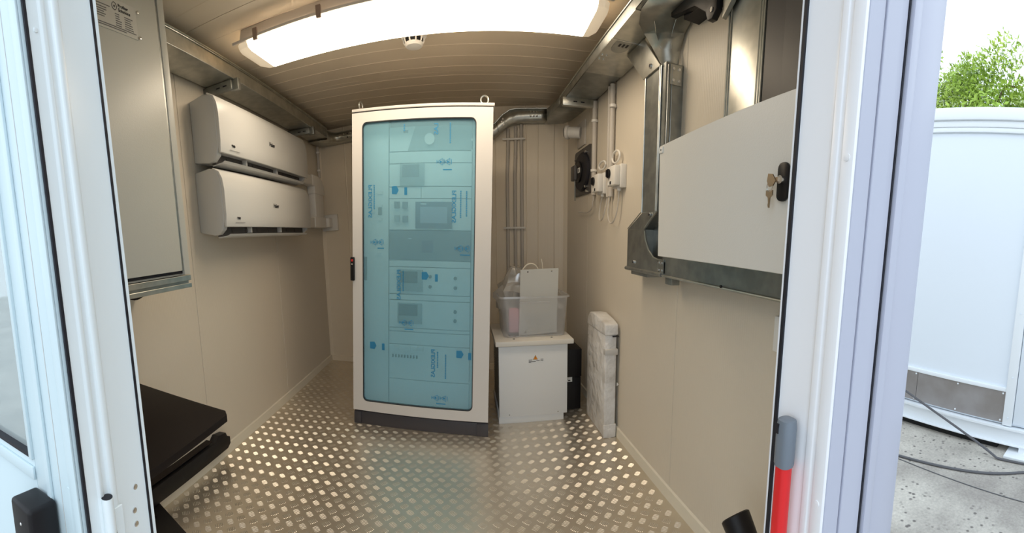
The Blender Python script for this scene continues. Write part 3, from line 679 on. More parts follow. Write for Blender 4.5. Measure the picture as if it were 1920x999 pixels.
for z_ in (2.130, 2.038): EC(MB().lathe([(.0065, 0), (.005, .004), (.002, .005)], (-1.0615, 1.208, z_), (1, 0, 0), 12), 'rivet', m_chrome)

# ------------------------------------------------------------------ wall desk, low box
dsk = thing('folding_desk', 'black wooden desk top fixed to the left wall under the electrical cabinet', 'desk', (-1.1, .9, .6))
def DK(mb, n, m=m_blackm, **k): return wbuild(mb, n, m, dsk, **k)
DK(MB().prism([(XL, .60), (XL, 1.262), (-.790, 1.135), (-.765, 1.105), (-.745, .60)], 'z', .652, .676), 'desk_top', bevel=.002)
DK(MB().box(XL, -.90, 1.02, 1.05, .58, .652), 'cross_beam', m_black)
DK(MB().box(-1.10, -1.06, .62, 1.08, .60, .652), 'long_beam', m_black)
DK(MB().box(-1.10, -1.06, .75, .79, .08, .60), 'leg', m_black)
wr_ = thing('black_plinth', 'black beam with a chamfered end along the left wall near the floor', 'beam', (-1.36, 1.6, .06))
wbuild(MB().prism([(1.00, .066), (1.925, .066), (1.955, .085), (1.955, .125), (1.925, .142), (1.915, .165), (1.84, .178), (1.80, .150), (1.00, .150)], 'x', XL, -1.345), 'beam', m_black, wr_, bevel=.002)
wbuild(MB().box(XL, -1.352, 1.00, 1.78, .166, .172), 'upper_rail', m_blackm, wr_)
lb_ = thing('low_black_crate', 'flat black metal crate on the floor in the near left corner', 'crate', (-1.2, .95, 0))
wbuild(MB().prism([(XL+.013, .62), (XL+.013, 1.335), (-1.36, 1.330), (-1.08, 1.215), (-.98, 1.14), (-.98, .62)], 'z', 0, .055), 'crate_body', m_black, lb_, bevel=.003)
for x, y_ in ((-1.30, 1.24), (-1.17, 1.18), (-1.24, 1.13)): wbuild(MB().cyl((x, y_, .055), (x, y_, .058), .006, 10), 'bolt', m_blackm, lb_)

# ------------------------------------------------------------------ cable trays
def tray_straight(mb, x0, x1, y0, y1, z0, z1, th=.002):
    mb.box(x0, x1, y0, y1, z0, z0+th); mb.box(x0, x0+th, y0, y1, z0, z1); mb.box(x1-th, x1, y0, y1, z0, z1); return mb
lt = thing('cable_tray', 'galvanised cable tray running along the left wall under the ceiling', 'cable tray', (-1.28, 2.2, 2.17))
def T1(mb, n, m=m_galv, **k): return wbuild(mb, n, m, lt, **k)
T1(tray_straight(MB(), -1.372, -1.190, 1.378, 3.72, 2.170, 2.250), 'trough')
T1(MB().box(-1.372, -1.184, 1.378, 3.72, 2.248, 2.256), 'cover', bevel=.001, seg=1)
T1(MB().cyl((-1.187, 1.378, 2.243), (-1.187, 3.72, 2.243), .0035, 8), 'rolled_edge')
T1(MB().cyl((-1.189, 1.378, 2.172), (-1.189, 3.72, 2.172), .003, 8), 'rolled_edge')
for y_ in (1.90+.20, 3.30):
    T1(MB().box(XL, -1.20, y_-.014, y_+.014, 2.118, 2.168), 'bracket', m_galvd, bevel=.002)
    for x in (-1.30, -1.255): T1(MB().box(x, x+.025, y_-.0155, y_-.013, 2.138, 2.145), 'slot', m_seam)
    T1(MB().box(-1.215, -1.165, y_+.002, y_+.034, 2.112, 2.175), 'hook', m_galvd, bevel=.004)
# bend from the left wall to the back wall and on behind the rack
bl = thing('cable_tray', 'curved cable tray bend in the far left corner above the white pipe trunking', 'cable tray', (-1.1, 3.8, 2.16))
def T2(mb, n, m=m_galv, **k): return wbuild(mb, n, m, bl, **k)
def bp(x, off): return (x, yb(x)-off)
inner = [Vector((*p, 0)) for p in ((-1.190, 3.722), (-1.188, 3.76), (-1.170, 3.815), (-1.135, 3.845))]+[Vector((*bp(x, .12), 0)) for x in (-1.08, -.97, -.80, -.4)]
outer = [Vector((*p, 0)) for p in ((-1.372, 3.722), (-1.370, 3.85), (-1.350, 3.95), (-1.30, 3.985))]+[Vector((*bp(x, .01), 0)) for x in (-1.08, -.97, -.80, -.4)]
def flange(poly, z0, z1): return MB().strip([p+Vector((0, 0, z0)) for p in poly], [p+Vector((0, 0, z1)) for p in poly])
T2(flange(inner, 2.155, 2.235), 'inner_flange', solid=.002)
T2(MB().strip([p+Vector((0, 0, 2.156)) for p in inner], [p+Vector((0, 0, 2.156)) for p in outer]), 'base_sheet', solid=.002)
T2(flange(outer, 2.155, 2.235), 'outer_flange', solid=.002)
T2(MB().tube([p+Vector((0, 0, 2.236)) for p in inner], .0035, 6), 'rolled_edge')
for k in range(4):
    for zz in (2.178, 2.212):
        x = -1.06+k*.035; T2(MB().cyl((x, bp(x, .1225)[1], zz), (x, bp(x, .126)[1], zz), .006, 10), 'rivet', m_seam if k % 2 else m_chrome)
for zz in (2.178, 2.212): T2(MB().cyl((-1.1905, 3.66, zz), (-1.186, 3.66, zz), .006, 10), 'rivet', m_galvd)
# riser on the back wall right of the rack
br_ = thing('cable_tray', 'bent riser of galvanised cable tray on the back wall right of the rack', 'cable tray', (.5, 3.5, 2.15))
def T3(mb, n, m=m_galv, **k): return wbuild(mb, n, m, br_, **k)
cl = [(.10, 2.045), (.22, 2.065), (.29, 2.095), (.35, 2.150), (.41, 2.190), (.47, 2.205), (.56, 2.206), (.66, 2.206), (.71, 2.206)]
hh = [.045, .047, .052, .058, .055, .050, .048, .047, .047]
T3(MB().strip([Vector((x, bp(x, .12)[1], z_-h)) for (x, z_), h in zip(cl, hh)], [Vector((x, bp(x, .12)[1], z_+h)) for (x, z_), h in zip(cl, hh)]), 'flange', solid=.002)
T3(MB().strip([Vector((x, bp(x, .12)[1], z_-h)) for (x, z_), h in zip(cl, hh)], [Vector((x, bp(x, .006)[1], z_-h)) for (x, z_), h in zip(cl, hh)]), 'base_sheet', solid=.002)
T3(MB().tube([Vector((x, bp(x, .122)[1], z_+h)) for (x, z_), h in zip(cl, hh)], .004, 6), 'rolled_edge')
for x, z_ in ((.345, 2.155), (.36, 2.130), (.355, 2.175), (.372, 2.150), (.58, 2.225), (.605, 2.225), (.63, 2.225), (.58, 2.190), (.605, 2.190), (.63, 2.190)):
    T3(MB().cyl((x, bp(x, .1215)[1], z_), (x, bp(x, .126)[1], z_), .007, 10), 'rivet', m_chrome)
T3(MB().tube([Vector((.318, bp(.318, .123)[1], 2.075)), Vector((.300, bp(.300, .123)[1], 2.160))], .002, 4), 'joint', m_seam)
# overhead tray along the right wall with the sweep into the back wall
ot = thing('cable_tray', 'wide overhead cable tray along the right wall from the back corner', 'cable tray', (.77, 2.0, 2.115))
def T4(mb, n, m=m_galvd, **k): return wbuild(mb, n, m, ot, **k)
T4(tray_straight(MB(), .684, .892, .60, 2.90, 2.110, 2.160), 'trough')
T4(MB().cyl((.682, .60, 2.160), (.682, 2.9, 2.160), .004, 8), 'rolled_edge', m_galv)
T4(MB().box(.680, .895, .60, 2.90, 2.160, 2.165), 'cover', m_galvd)
T4(MB().box(.684, .894, 1.885, 2.30, 2.1080, 2.110), 'splice_sheet', m_galv)
T4(MB().box(.684, .894, 1.62, 1.882, 2.1070, 2.110), 'cover_sheet', m_galv)
T4(MB().cyl((.686, 1.884, 2.107), (.89, 1.884, 2.107), .002, 6), 'sheet_edge', m_chrome)
arch = [(.800+.055*math.cos(t), 2.10+.10*math.sin(t)) for t in [math.pi*i/12 for i in range(13)]]
T4(MB().prism([(.712, 1.888), (.792, 1.888)]+[(.752+.040*math.cos(t), 1.96+.055*math.sin(t)) for t in [math.pi*i/10 for i in range(11)]], 'z', 2.1068, 2.1080), 'arched_cut', m_galvd)
for k in range(3): T4(MB().box(.735+k*.018, .744+k*.018, 1.915, 1.945, 2.1055, 2.1068), 'slot', m_seam)
for x, y_ in ((.700, 2.06), (.700, 2.11), (.722, 2.06), (.722, 2.11)): T4(MB().cyl((x, y_, 2.1085), (x, y_, 2.104), .005, 8), 'rivet', m_chrome)
sw_i = [Vector((.684, 2.90, 0)), Vector((.685, 3.10, 0)), Vector((.690, 3.28, 0)), Vector((.700, 3.42, 0)), Vector((.712, bp(.712, .12)[1], 0))]
sw_o = [Vector((.892, 2.90, 0)), Vector((.890, 3.10, 0)), Vector((.885, 3.35, 0)), Vector((.85, 3.5, 0)), Vector((.74, bp(.74, .01)[1], 0))]
T4(MB().strip([p+Vector((0, 0, 2.112+.011*i)) for i, p in enumerate(sw_i)], [p+Vector((0, 0, 2.160+.023*i)) for i, p in enumerate(sw_i)]), 'sweep_flange', m_galvd, solid=.002)
T4(MB().strip([p+Vector((0, 0, 2.116+.010*i)) for i, p in enumerate(sw_i)], [p+Vector((0, 0, 2.116+.010*i)) for i, p in enumerate(sw_o)]), 'sweep_base', m_galvd, solid=.002)
T4(MB().box(.665, XR, 2.735, 2.765, 2.060, 2.113), 'bracket', m_galv, bevel=.003)
for x in (.735, .785): T4(MB().box(x, x+.025, 2.7335, 2.735, 2.084, 2.091), 'slot', m_seam)
# vertical drop down the right wall with its fittings
vd = thing('cable_tray', 'vertical drop of galvanised cable tray down the right wall with bent fittings', 'cable tray', (.86, 1.7, 1.1))
def T5(mb, n, m=m_galvd, **k): return wbuild(mb, n, m, vd, **k)
T5(MB().box(.820, XR, 1.640, 1.795, 1.335, 1.935), 'face_sheet')
for y_ in (1.640, 1.652, 1.795): T5(MB().cyl((.818, y_, 1.335), (.818, y_, 1.935), .0035, 8), 'rolled_edge', m_galv)
T5(MB().box(.822, XR, 1.607, 1.64, 1.335, 1.94), 'side_channel', m_galvd)
for x in (.832, .85): T5(MB().cyl((x, 1.6045, 1.335), (x, 1.6045, 1.93), .0025, 8), 'rolled_edge', m_galv)
T5(MB().prism([(2.02, 2.105), (1.82, 2.105), (1.640, 1.933), (1.815, 1.928)], 'x', .812, .822), 'upper_mitre', m_galv, bevel=.002, seg=1)
T5(MB().cyl((.812, 1.735, 1.962), (.806, 1.735, 1.962), .010, 14), 'fastener', m_chrome); T5(MB().cyl((.806, 1.735, 1.962), (.805, 1.735, 1.962), .006, 12), 'fastener_hole', m_seam)
Lp = [Vector(p) for p in ((.815, 1.632, 1.93), (.800, 1.70, 2.02), (.775, 1.735, 2.085), (.735, 1.70, 2.102), (.70, 1.60, 2.103), (.69, 1.40, 2.103))]
Rp = [Vector(p) for p in ((.893, 1.635, 1.92), (.893, 1.625, 2.00), (.893, 1.590, 2.06), (.893, 1.53, 2.092), (.893, 1.44, 2.102), (.893, 1.27, 2.103))]
T5(MB().strip(Lp, Rp), 'curved_sheet', m_galv, solid=.002, smooth=60)
for q in (.3, .7):
    c = [Lp[i].lerp(Rp[i], q) + Vector((-.002, -.003, 0)) for i in range(1, 4)]; T5(MB().tube(c, .0016, 5), 'pressed_line', m_chrome)
T5(MB().box(.840, .896, 1.603, 1.606, 1.855, 1.935), 'joint_plate', m_galv, bevel=.001, seg=1)
for x in (.855, .882):
    for z_ in (1.872, 1.918): T5(MB().cyl((x, 1.603, z_), (x, 1.5995, z_), .006, 10), 'rivet', m_chrome)
# lower fitting
T5(MB().prism([(1.960, 1.258), (1.790, 1.335), (1.630, 1.335), (1.755, 1.258)], 'x', .818, XR), 'lower_mitre', m_galvd, bevel=.0015, seg=1)
T5(MB().box(.816, XR, 1.752, 1.955, 1.068, 1.258), 'lower_corner', m_galvd, bevel=.0015, seg=1)
arc = [(1.748, 1.25), (1.735, 1.21), (1.70, 1.165), (1.65, 1.135), (1.58, 1.125)]
T5(MB().prism([(1.752, 1.258)] + arc + [(1.545, 1.120), (1.545, 1.068), (1.752, 1.068)], 'x', .814, .820), 'cheek_plate', m_galvd)
T5(MB().tube([(.814, a_, b_) for a_, b_ in arc], .003, 6), 'cheek_edge', m_galv)
T5(MB().box(.86, XR, 1.56, 1.752, 1.12, 1.335), 'inner_sheet', m_galvd)
T5(MB().tube([(.858, 1.66, 1.235), (.858, 1.645, 1.19), (.858, 1.60, 1.15)], .002, 5), 'pressed_line', m_chrome)
T5(MB().tube([(.815, 1.952, 1.262), (.815, 1.80, 1.335)], .003, 6), 'mitre_edge', m_galv)
T5(MB().tube([(.815, 1.755, 1.262), (.815, 1.637, 1.335)], .004, 6), 'mitre_edge', m_galv)
for y_, z_ in ((1.70, 1.322), (1.865, 1.098)): T5(MB().cyl((.816, y_, z_), (.810, y_, z_), .009, 14), 'fastener', m_chrome); T5(MB().cyl((.810, y_, z_), (.809, y_, z_), .0055, 12), 'fastener_hole', m_seam)
T5(MB().cyl((.812, 1.955, 1.064), (.812, 1.56, 1.064), .009, 10), 'bottom_roll', m_galvd)
T5(MB().box(.830, XR, 1.74, 1.93, 1.035, 1.062), 'support_rail', m_galvd, bevel=.002)
# horizontal run under the grey panel
hr = thing('cable_tray', 'horizontal cable tray on the right wall just below the grey wall panel', 'cable tray', (.85, 1.1, 1.1))
def T6(mb, n, m=m_galvd, **k): return wbuild(mb, n, m, hr, **k)
T6(MB().box(.818, XR, .60, 1.565, 1.060, 1.175), 'trough')
T6(MB().cyl((.813, .60, 1.062), (.813, 1.555, 1.062), .005, 8), 'rolled_edge', m_galv)
T6(MB().box(.812, .820, 1.545, 1.605, 1.070, 1.130), 'joint_plate', m_galvd, bevel=.001, seg=1)
for y_ in (1.562, 1.588):
    for z_ in (1.083, 1.115): T6(MB().cyl((.812, y_, z_), (.808, y_, z_), .006, 10), 'rivet', m_chrome)
T6(MB().cyl((.812, 1.12, 1.068), (.807, 1.12, 1.068), .005, 10), 'screw', m_black)
T6(MB().box(.830, .870, 1.50, 1.56, 1.025, 1.058), 'support_foot', m_galvd, bevel=.003)
# closed vertical duct at the far right, above the panel
cd = thing('cable_duct', 'closed bright metal vertical cable duct behind the grey panel on the right wall', 'duct', (.87, 1.1, 1.2))
def T7(mb, n, m=m_galv, **k): return wbuild(mb, n, m, cd, **k)
T7(MB().box(.850, XR-.002, 1.025, 1.215, 1.20, 2.104), 'duct_cover', m_galv, bevel=.002)
for y_ in (1.200, 1.213, 1.050, 1.038, 1.027): T7(MB().cyl((.849, y_, 1.20), (.849, y_, 2.10), .0026, 8), 'rolled_edge', m_galv)
T7(MB().box(.845, XR-.002, .66, 1.015, 1.20, 2.104), 'dark_grey_box', m_fan, bevel=.003)  # dark grey boxes over the wall between the bright duct and the door
T7(MB().box(.838, .845, .66, .925, 1.20, 2.104), 'dark_grey_box_front', m_fan, bevel=.002)
T7(MB().prism([(1.225, 1.955), (1.13, 2.03), (1.04, 2.10), (1.22, 2.10)], 'x', .828, .8445), 'mitre', m_galv)
hb = thing('tray_hook_bracket', 'dark steel bracket with a hooked end sticking out high on right wall', 'bracket', (.8, 1.4, 2.0))
wbuild(MB().prism([(1.56, 2.106), (1.235, 2.106), (1.235, 1.985), (1.262, 1.962), (1.29, 1.965), (1.305, 2.00), (1.38, 2.05), (1.56, 2.085)], 'x', .810, .835), 'arm', m_black, hb, bevel=.003)
wbuild(MB().cyl((.810, 1.262, 1.990), (.806, 1.262, 1.990), .008, 12), 'bolt', m_chrome, hb)
wbuild(MB().box(.835, XR, 1.22, 1.50, 2.06, 2.10), 'wall_rail', m_black, hb)

# ------------------------------------------------------------------ conduits
def conduit(label, pts, r, clips, group=None, ndir=Vector((0, -1, 0))):
    base = Vector(pts[0]); t = thing('conduit_pipe', label, 'conduit', base, 0, group)
    wbuild(MB().tube(pts, r, 14), 'pipe', m_conduit, t)
    for c in clips:
        q = MB().lathe([(r*1.05, -.008), (r*1.35, -.008), (r*1.35, .008), (r*1.05, .008)], c, (0, 0, 1), 14)
        q.box(c[0]-r*.6, c[0]+r*.6, c[1]-r*.6, c[1]+r*.6, c[2]-.006, c[2]+.006)
        wbuild(q, 'clip', m_white, t)
    return t
g3 = 'conduits on the back wall'
for i, (x, zb0, nm) in enumerate(((.398, 0, 'left'), (.462, 0, 'middle'), (.520, 0, 'right'))):
    y_ = yb(x)-.018
    conduit(f'{nm} one of three grey conduit pipes on the back wall beside the rack', [(x, y_, .05), (x, y_, 1.75), (x+(.008 if i < 2 else -.002), y_, 1.95), (x+(.01 if i < 2 else -.002), y_, 2.118+.018*i)], .0145, [(x, y_, 1.29), (x+(.008 if i < 2 else -.002), y_, 2.035)], g3)
for zz in (1.29, 2.035):
    cb = thing('conduit_saddle', 'white saddle strip holding the three back wall conduits, %s one' % ('upper' if zz > 2 else 'lower'), 'clip', (.46, 3.62, zz))
    q = MB().box(bu(.365), bu(.555), -.037, -.030, zz-.008, zz+.008); wbuild(on_back(q), 'strip', m_white, cb, bevel=.002)
conduit('grey conduit pipe in the far left corner above the trunking elbow', [(-1.362, 3.93, 1.86), (-1.362, 3.93, 2.16)], .014, [(-1.362, 3.93, 1.93), (-1.362, 3.93, 2.10)])
conduit('conduit pipe on the right wall just in front of the black fan', [(.885, 2.745, 1.50), (.885, 2.745, 2.104)], .0165, [(.885, 2.745, 1.98), (.885, 2.745, 1.66)])
conduit('left conduit pipe of the close pair reaching the switch boxes', [(.885, 2.452, 1.46), (.885, 2.452, 2.104)], .0135, [])
conduit('right conduit pipe of the close pair reaching the switch boxes', [(.885, 2.405, 1.46), (.885, 2.405, 2.104)], .0165, [(.885, 2.395, 1.98)])

# ------------------------------------------------------------------ fan, fitting, switches
fn = thing('exhaust_fan', 'black round exhaust fan on a dark square plate on the right wall', 'fan', (XR, 3.05, 1.69))
def FN(mb, n, m, **k): return wbuild(mb, n, m, fn, **k)
FN(MB().prism(rrect(2.845, 3.265, 1.525, 1.862, .03, 4), 'x', .893, XR), 'mounting_plate', m_fan, bevel=.002)
fq = [(.150, 0), (.150, .012), (.140, .022), (.05, .026)]
q = MB().lathe(fq, (0, 0, 0), (-1, 0, 0), 36); q.v = [(p[0]+.893, p[1]*1.20+3.03, p[2]*.93+1.690) for p in q.v]; FN(q, 'fan_basket', m_seam)
FN(MB().cyl((.870, 3.04, 1.69), (.855, 3.04, 1.69), .075, 24), 'motor', m_black, bevel=.004)
FN(MB().box(.835, .868, 3.07, 3.17, 1.635, 1.745), 'terminal_box', m_fan, bevel=.008)
FN(MB().box(.853, .855, 2.985, 3.035, 1.680, 1.715), 'type_label', m_label); FN(MB().box(.852, .853, 2.998, 3.022, 1.688, 1.706), 'label_print', m_inkg)
for y_, z_ in ((2.92, 1.815), (3.20, 1.80), (2.92, 1.575), (2.885, 1.54)): FN(MB().cyl((.893, y_, z_), (.872, y_, z_), .008, 10), 'screw', m_chrome)
FN(MB().tube([(.85, 3.10, 1.635), (.86, 3.13, 1.54), (.87, 3.16, 1.49)], .004, 6), 'cable_tail', m_galvd)
ft = thing('pipe_fitting', 'white pipe nozzle on a square flange high on right wall above fan', 'fitting', (XR, 3.10, 1.98))
wbuild(MB().box(.893, XR, 3.00, 3.20, 1.885, 2.06), 'flange', m_conduit, ft, bevel=.003)
wbuild(MB().cyl((.893, 3.10, 1.985), (.80, 3.16, 1.995), .042, 24), 'nozzle', m_white, ft, bevel=.002)
wbuild(MB().lathe([(.046, 0), (.050, .004), (.050, .022), (.044, .026)], (.815, 3.150, 1.993), (-.83, .55, .08), 24), 'ring', m_white, ft)
wbuild(MB().lathe([(.034, 0), (.034, .001)], (.785, 3.170, 1.996), (-.83, .55, .08), 20), 'bore', m_conduit, ft)
def switchbox(label, y0, z0):
    t = thing('isolator_switch', label, 'switch', (XR, y0, z0), 0, 'rotary switch boxes on the right wall')
    def S(mb, n, m, **k): return mb.build(n, m, t, **k)       # local: y toward the door is negative
    S(MB().box(-.035, 0, -.085, .045, -.004, .125), 'back_box', m_white, bevel=.004)
    S(MB().box(-.070, -.035, -.075, .040, .008, .118), 'cover', m_white, bevel=.006)
    S(MB().cyl((-.070, .012, .078), (-.082, .012, .078), .026, 24), 'rotary_knob', m_black, bevel=.003)
    S(MB().box(-.090, -.082, .006, .018, .058, .098), 'knob_grip', m_black, bevel=.002)
    S(MB().box(-.072, -.070, -.03, .03, .014, .034), 'nameplate', m_label); S(MB().box(-.073, -.072, -.03, -.005, .016, .032), 'nameplate_mark', m_ink)
    S(MB().cyl((-.022, -.03, -.004), (-.022, -.03, -.020), .012, 14), 'gland', m_white, bevel=.002)
    return t
s1_ = switchbox('rotary switch box nearer the black fan on the right wall', 2.578, 1.49)
s2_ = switchbox('rotary switch box farther from the fan, nearer the vertical tray', 2.290, 1.500)
for nm, pts, cr in (('thin grey cable hooking from the conduit below the fan', bez((.885, 2.745, 1.50), (.885, 2.74, 1.36), (.880, 2.86, 1.385), (.880, 3.09, 1.40), 16), .0045),
                ('thin grey cable loop under the switch box nearer the fan', bez((.883, 2.548, 1.475), (.87, 2.66, 1.28), (.86, 2.46, 1.26), (.882, 2.452, 1.46), 18), .004),
                ('thin grey cable loop under the switch box nearer the vertical tray', bez((.883, 2.260, 1.485), (.87, 2.24, 1.22), (.86, 2.46, 1.26), (.882, 2.410, 1.46), 18), .004),
                ('pale cable ring above the switch box nearer the fan', [Vector((.880, 2.555+.065*math.cos(t), 1.665+.025*math.sin(t))) for t in [2*math.pi*i/18 for i in range(19)]], .006),
                ('pale cable ring above the switch box nearer the vertical tray', [Vector((.880, 2.315+.060*math.cos(t), 1.678+.034*math.sin(t))) for t in [2*math.pi*i/18 for i in range(19)]], .006)):
    c = thing('wall_cable', nm, 'cable', tuple(pts[0])); wbuild(MB().tube(pts, cr, 8), 'cable_run', m_white if 'ring' in nm else m_conduit, c)

# ------------------------------------------------------------------ big grey wall panel, keys
gp = thing('wall_panel_cabinet', 'wide flat light grey panel cabinet on the right wall beside the door', 'cabinet', (.80, 1.1, 1.15))
def GP(mb, n, m, **k): return wbuild(mb, n, m, gp, **k)
GP(MB().box(.728, .818, .665, 1.385, 1.18, 1.54), 'body', m_grey, bevel=.002)
GP(MB().prism([(1.400, 1.152), (1.416, 1.555), (.655, 1.590), (.655, 1.148)], 'x', .710, .728), 'front_door', m_panel, bevel=.0015, seg=1)
GP(MB().box(.706, .711, 1.385, 1.412, 1.528, 1.550), 'corner_clip', m_label, bevel=.001, seg=1)
GP(MB().cyl((.706, 1.398, 1.539), (.7050, 1.398, 1.539), .003, 8), 'clip_screw', m_ink)
lk = GP(MB().prism(rrect(.725, .762, 1.325, 1.418, .015, 4), 'x', .700, .710), 'lock_handle', m_black, bevel=.003)
shift(MB().cyl((.700, .742, 1.375), (.690, .742, 1.375), .010, 16), gp.location).build('lock_cylinder', m_chrome, lk)
ky = thing('key_bunch', 'two worn keys on a ring hanging from the lock of the grey panel', 'keys', (.690, .765, 1.36))
def KY(mb, n, m=m_brass): return wbuild(mb, n, m, ky)
def keyshape(cy, cz, s, name, flat=True):
    if flat: KY(MB().prism([(cy-.012*s, cz), (cy-.012*s, cz-.012*s), (cy-.004*s, cz-.018*s), (cy-.003*s, cz-.042*s), (cy+.001*s, cz-.042*s), (cy+.003*s, cz-.036*s), (cy+.002*s, cz-.030*s), (cy+.004*s, cz-.018*s), (cy+.012*s, cz-.012*s), (cy+.012*s, cz)], 'x', .684, .6865), name)
keyshape(.769, 1.350, 1.0, 'hanging_key')
KY(MB().prism([(.760, 1.388), (.776, 1.390), (.779, 1.372), (.771, 1.358), (.757, 1.360), (.748, 1.372)], 'x', .683, .686), 'key_in_lock')
KY(MB().box(.686, .700, .744, .760, 1.370, 1.380), 'key_shank')
KY(MB().tube([Vector((.684, .768+.010*math.cos(t), 1.359+.012*math.sin(t))) for t in [2*math.pi*i/20 for i in range(20)]], .0011, 6, closed=True), 'key_ring', m_chrome)

# ------------------------------------------------------------------ small items at the right jamb
ls_ = thing('light_switch', 'pale grey light switch half hidden behind the right door jamb', 'switch', (XR, .88, .94))
wbuild(MB().box(.880, XR, .84, .925, .885, 1.000), 'switch_plate', m_label, ls_, bevel=.006, seg=2)
wbuild(MB().box(.876, .880, .865, .900, .90, .985), 'rocker', m_label, ls_, bevel=.002)
rr_ = thing('red_bar', 'upright red bar with a grey plastic end cap against the right jamb', 'bar', (.488, .462, .02))
wbuild(MB().prism(rrect(.4755, .5000, .448, .476, .010, 4), 'z', .012, .852), 'bar', m_red, rr_)
cap = MB(); 
for z_, f in ((.846, 1.12), (.850, 1.22), (.915, 1.22), (.928, 1.10), (.930, .8)):
    cap.v += [(.4878+(p[0])*f, .462+(p[1])*f, z_) for p in rrect(-.0122, .0122, -.014, .014, .010, 4)]
n_ = 20; cap.f = [(i*n_+k, i*n_+(k+1) % n_, (i+1)*n_+(k+1) % n_, (i+1)*n_+k) for i in range(4) for k in range(n_)] + [tuple(range(n_)), tuple(80+k for k in range(n_))]
wbuild(cap, 'end_cap', m_greycap, rr_)
wbuild(MB().box(.4715, .4735, .466, .474, .905, .922), 'cap_slot', m_seam, rr_)
hn = thing('discharge_horn', 'black tapered plastic horn near the floor at the right door jamb', 'horn', (.74, .86, .20))
a0, a1 = Vector((.740, .885, .405)), Vector((.74, .70, .235))
d_ = (a1-a0).normalized()
q = MB(); 
for r_, s_ in ((.040, 0), (.045, .004), (.045, .012), (.041, .08), (.034, .16), (.024, .24)):
    c = a0 + d_*s_; u_ = d_.orthogonal().normalized(); w_ = d_.cross(u_); q.v += [tuple(c + r_*(math.cos(t)*u_+math.sin(t)*w_)) for t in [2*math.pi*i/28 for i in range(28)]]
q.f = [(i*28+k, i*28+(k+1) % 28, (i+1)*28+(k+1) % 28, (i+1)*28+k) for i in range(5) for k in range(28)] + [tuple(range(28)), tuple(140+k for k in range(28))]
wbuild(q, 'horn', m_black, hn)
wbuild(MB().tube([a0+d_*.25, a0+d_*.30+Vector((0, 0, -.02)), (.72, .66, .0)], .010, 8), 'hose', m_black, hn)

# ------------------------------------------------------------------ outside: ground, container, tree, cables
struct('ground', MB().box(-30, 40, -25, 40, -.40, -.34), m_conc)
base = struct('trim_6', MB().box(XL-.06, XR+.066, .50, 3.5, -.339, -.121), m_alur)
cn = thing('white_container', 'white equipment container standing outside to the right of the door', 'container', (4.6, 1.0, -.34))
def CN(mb, n, m, **k): return wbuild(mb, n, m, cn, **k)
CN(MB().box(3.42, 5.8, -1.6, 4.2, -.12, 2.42), 'shell', m_contw)
CN(MB().box(3.36, 5.85, -1.65, 4.25, 2.44, 2.545), 'roof_edge', m_contt, bevel=.008)
CN(MB().box(3.385, 5.82, -1.62, 4.22, 2.385, 2.44), 'roof_gutter', m_contt, bevel=.006)
CN(MB().box(3.395, 3.42, .765, 4.2, 2.345, 2.385), 'top_bead', m_contt, bevel=.004)
CN(MB().box(3.395, 3.42, .775, 4.2, .165, .20), 'mid_rail', m_contt, bevel=.004)
for k in range(4): CN(MB().box(3.405, 3.42, .775+k*.85, .775+(k+1)*.85-.004, -.105, .165), 'kick_plate', m_contr, bevel=.001, seg=1)
for k in range(8):
    for z_ in (-.085, .148): CN(MB().cyl((3.405, .80+k*.42, z_), (3.400, .80+k*.42, z_), .008, 8), 'screw', m_contt)
CN(MB().box(3.385, 3.42, .69, .775, -.12, 2.385), 'post_strip', m_contt, bevel=.006)
CN(MB().box(3.395, 3.42, -1.6, .685, -.10, 2.385), 'end_panel', m_contw, bevel=.006)
for z_ in (-.05, .30, .85, 1.4): CN(MB().cyl((3.385, .73, z_), (3.380, .73, z_), .007, 8), 'screw', m_contw)
CN(MB().prism([(3.36, -.128), (3.36, -.145), (3.40, -.150), (3.40, -.262), (3.36, -.266), (3.36, -.275), (5.8, -.275), (5.8, -.128)], 'y', -1.62, 4.22), 'base_beam', m_contt)
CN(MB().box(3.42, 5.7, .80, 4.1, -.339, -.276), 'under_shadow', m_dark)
CN(MB().box(3.25, 3.60, -.2, .70, -.339, -.318), 'foot_plate', m_contt, bevel=.003)
CN(MB().box(3.37, 3.60, -.2, .60, -.318, -.276), 'foot_block', m_contt)
tr = thing('tree', 'bright green leafy tree beyond the white container outside', 'tree', (9.4, 3.7, -.34))
MB().tube([(0, 0, 0), (.1, .1, 2), (-.1, .0, 4), (.05, .1, 5.6)], .16, 8).build('trunk', m_bark, tr)
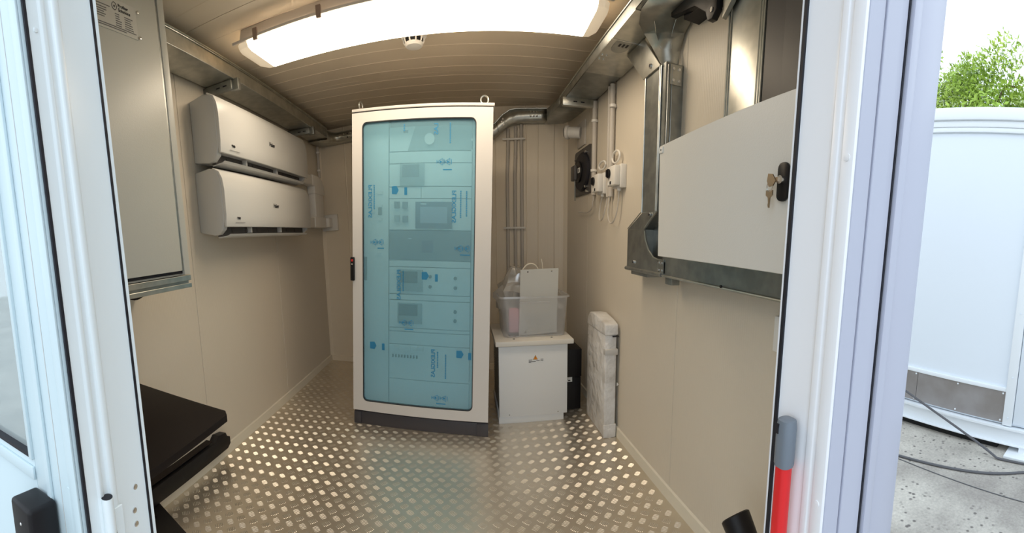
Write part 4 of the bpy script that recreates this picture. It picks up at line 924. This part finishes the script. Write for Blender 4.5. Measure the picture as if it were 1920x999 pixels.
for k in range(9):
    a = k*2.4; MB().tube([(0, 0, 2.6+.28*k), (.9*math.cos(a), .9*math.sin(a), 3.6+.28*k), (1.3*math.cos(a), 1.3*math.sin(a), 3.9+.22*k)], .028, 6).build('branch', m_bark, tr)
rnd = random.Random(11); lf = MB()
cl_ = [(rnd.uniform(-1.9, 1.9), rnd.uniform(-1.9, 1.9), rnd.uniform(3.2, 6.0)) for _ in range(120)]
cl_ = [c for c in cl_ if (c[0]**2+c[1]**2)/4.2+((c[2]-4.7)/1.6)**2 < 1.1]
for c in cl_:
    for _ in range(300):
        d = Vector((rnd.gauss(0, 1), rnd.gauss(0, 1), rnd.gauss(0, 1))).normalized()*(.46*rnd.random()**.45); p = Vector(c)+d
        u_ = Vector((rnd.uniform(-1, 1), rnd.uniform(-1, 1), rnd.uniform(-1, 1))).normalized(); w_ = u_.orthogonal().normalized(); s_ = rnd.uniform(.045, .085)
        lf.add([p-u_*s_, p+w_*s_*.45, p+u_*s_, p-w_*s_*.45], [(0, 1, 2, 3)])
fo = lf.build('foliage', m_leaf, tr); fo['kind'] = 'stuff'
c1 = thing('power_cable', 'thick grey cable hanging from the upper left down along container', 'cable', (3.25, .6, -.33))
wbuild(MB().tube(bez((3.30, 1.95, .10), (3.25, 1.50, -.05), (3.22, .98, -.20), (3.20, .74, -.325), 20) + bez((3.205, .70, -.329), (3.22, .5, -.329), (3.232, .3, -.329), (3.232, .1, -.329), 8), .010, 8), 'cable_run', m_cable, c1)
c2 = thing('power_cable', 'grey cable curving across the concrete in front of the container', 'cable', (2.9, 1.0, -.33))
wbuild(MB().tube(bez((2.60, 2.6, -.329), (2.80, 1.30, -.329), (2.80, .85, -.329), (3.06, .52, -.329), 20) + bez((3.08, .49, -.329), (3.14, .3, -.329), (3.15, .1, -.329), (3.15, -.3, -.329), 8), .010, 8), 'cable_run', m_cable, c2)
c3 = thing('thin_wire', 'thin dark wire lying across the concrete nearest the door', 'wire', (2.6, .8, -.336))
wbuild(MB().tube([(2.72, 1.9, -.337), (2.74, 1.35, -.337), (2.72, .95, -.337), (2.70, .55, -.337), (2.68, .0, -.337)], .0035, 6), 'wire_run', m_cable, c3)
